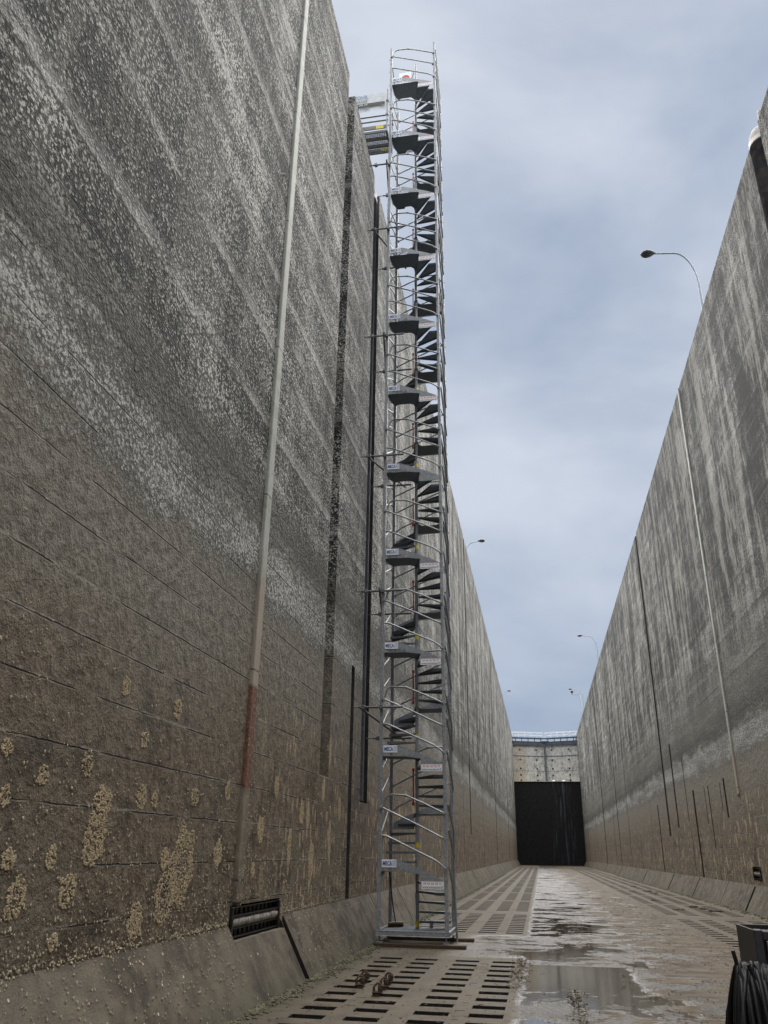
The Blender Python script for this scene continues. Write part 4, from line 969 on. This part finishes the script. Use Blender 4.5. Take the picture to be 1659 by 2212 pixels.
def build_rubble():
    mb = MB(); rnd = random.Random(21)
    for _ in range(3000):
        yy = 6.5 + 12.5 * rnd.random(); off = abs(rnd.gauss(0, .13)); s_ = rnd.uniform(.005, .028) * (1.1 - min(.7, off * 1.6))
        if mnoise.noise(Vector((yy * 1.3, 0, 0))) < -.15 + off * .6 and rnd.random() < .8: continue
        lump(mb, (XL + .455 + off, yy, s_ * .4), s_, s_ * 1.2, s_ * .7, rnd, 0, .35)
    for _ in range(1500):
        yy = 19 + 60 * rnd.random() ** 1.6; off = abs(rnd.gauss(0, .10)); s_ = rnd.uniform(.01, .035)
        lump(mb, (XL + .455 + off, yy, s_ * .4), s_, s_ * 1.3, s_ * .7, rnd, 0, .35)
        if rnd.random() < .7: lump(mb, (XR - .455 - off * 1.5, yy, s_ * .4), s_, s_ * 1.3, s_ * .7, rnd, 0, .35)
    mb.build('foot_rubble', 'moss', kind='stuff', label='mossy rubble and silt along the wall feet', category='rubble')
    mb = MB()
    def litter(x, y, l, wdt, a, rise):
        c_, s_ = math.cos(a), math.sin(a); n = 4; up_ = []; 
        for i in range(n + 1):
            t_ = i / n - .5; ww = wdt * (1 - (2 * t_) ** 2 * .8); z = .006 + rise * (4 * t_ * t_) + rnd.uniform(0, .004)
            up_.append(((x + c_ * l * t_ - s_ * ww, y + s_ * l * t_ + c_ * ww, z), (x + c_ * l * t_ + s_ * ww, y + s_ * l * t_ - c_ * ww, z + rnd.uniform(0, .01))))
        for i in range(n): mb.face([up_[i][0], up_[i + 1][0], up_[i + 1][1], up_[i][1]], 0 if rnd.random() < .75 else 1)
    for _ in range(4600):
        y = 8.5 + 30 * rnd.random() ** 1.5
        x = -.3 + 3.9 * rnd.random()
        if -.33 < x < 1.0 and 12.1 < y < 15.1 and rnd.random() < .9: continue
        if mnoise.noise(Vector((x * 1.1, y * .9, 5))) + .18 * (x - 1.2) < .06 and rnd.random() < .85: continue
        litter(x, y, rnd.uniform(.015, .07), rnd.uniform(.003, .011), rnd.uniform(0, 6.28), rnd.uniform(0, .012))
    for _ in range(500):
        y = 8.7 + 7 * rnd.random(); x = rnd.gauss(.33 if y < 12.4 else -.42, .07); litter(x, y, rnd.uniform(.03, .10), rnd.uniform(.006, .016), rnd.uniform(0, 6.28), rnd.uniform(0, .015))
    for r in rl_:
        if r < 30:
            for xm in (-2.29, -1.0):
                if rnd.random() < .7: xx = xm + rnd.uniform(-.03, .03); mb.box(xx - rnd.uniform(.03, .07), xx + rnd.uniform(.03, .07), r + .36, r + .385, .0015, .005, 0)  # flat dark strips stand in for narrow shaded drain slits
    for _ in range(700):
        y = 8.7 + 8 * rnd.random(); x = -3.1 + 2.7 * rnd.random(); litter(x, y, rnd.uniform(.012, .04), rnd.uniform(.002, .006), rnd.uniform(0, 6.28), .004)
    mb.build('litter_and_slits', ['leaf', 'moss'], kind='stuff', label='wet leaves and twigs on the muddy floor, with dark strips for drain slits', category='litter')
build_rubble()
for i, (x_, y_, lb) in enumerate([(4.34, 30.96, 'left'), (5.28, 31.64, 'second'), (5.58, 30.6, 'right'), (5.12, 32.73, 'far'), (4.34, 44.6, ''), (4.33, 36.7, ''), (5.11, 46., ''), (5.1, 52.6, ''), (5.18, 43.6, '')]):
    mb = MB(); rnd = random.Random(40 + i)
    for _ in range(9): s_ = rnd.uniform(.035, .075); lump(mb, (rnd.gauss(0, .09), rnd.gauss(0, .06), s_ * .35), s_ * 1.3, s_, s_ * .6, rnd, 0, .3)
    mb.build('mud_clod', 'mud', loc=(x_, y_, 0), label='dark clod of mud lying on the far right gratings', category='mud clod', group='mud clods on the right gratings')
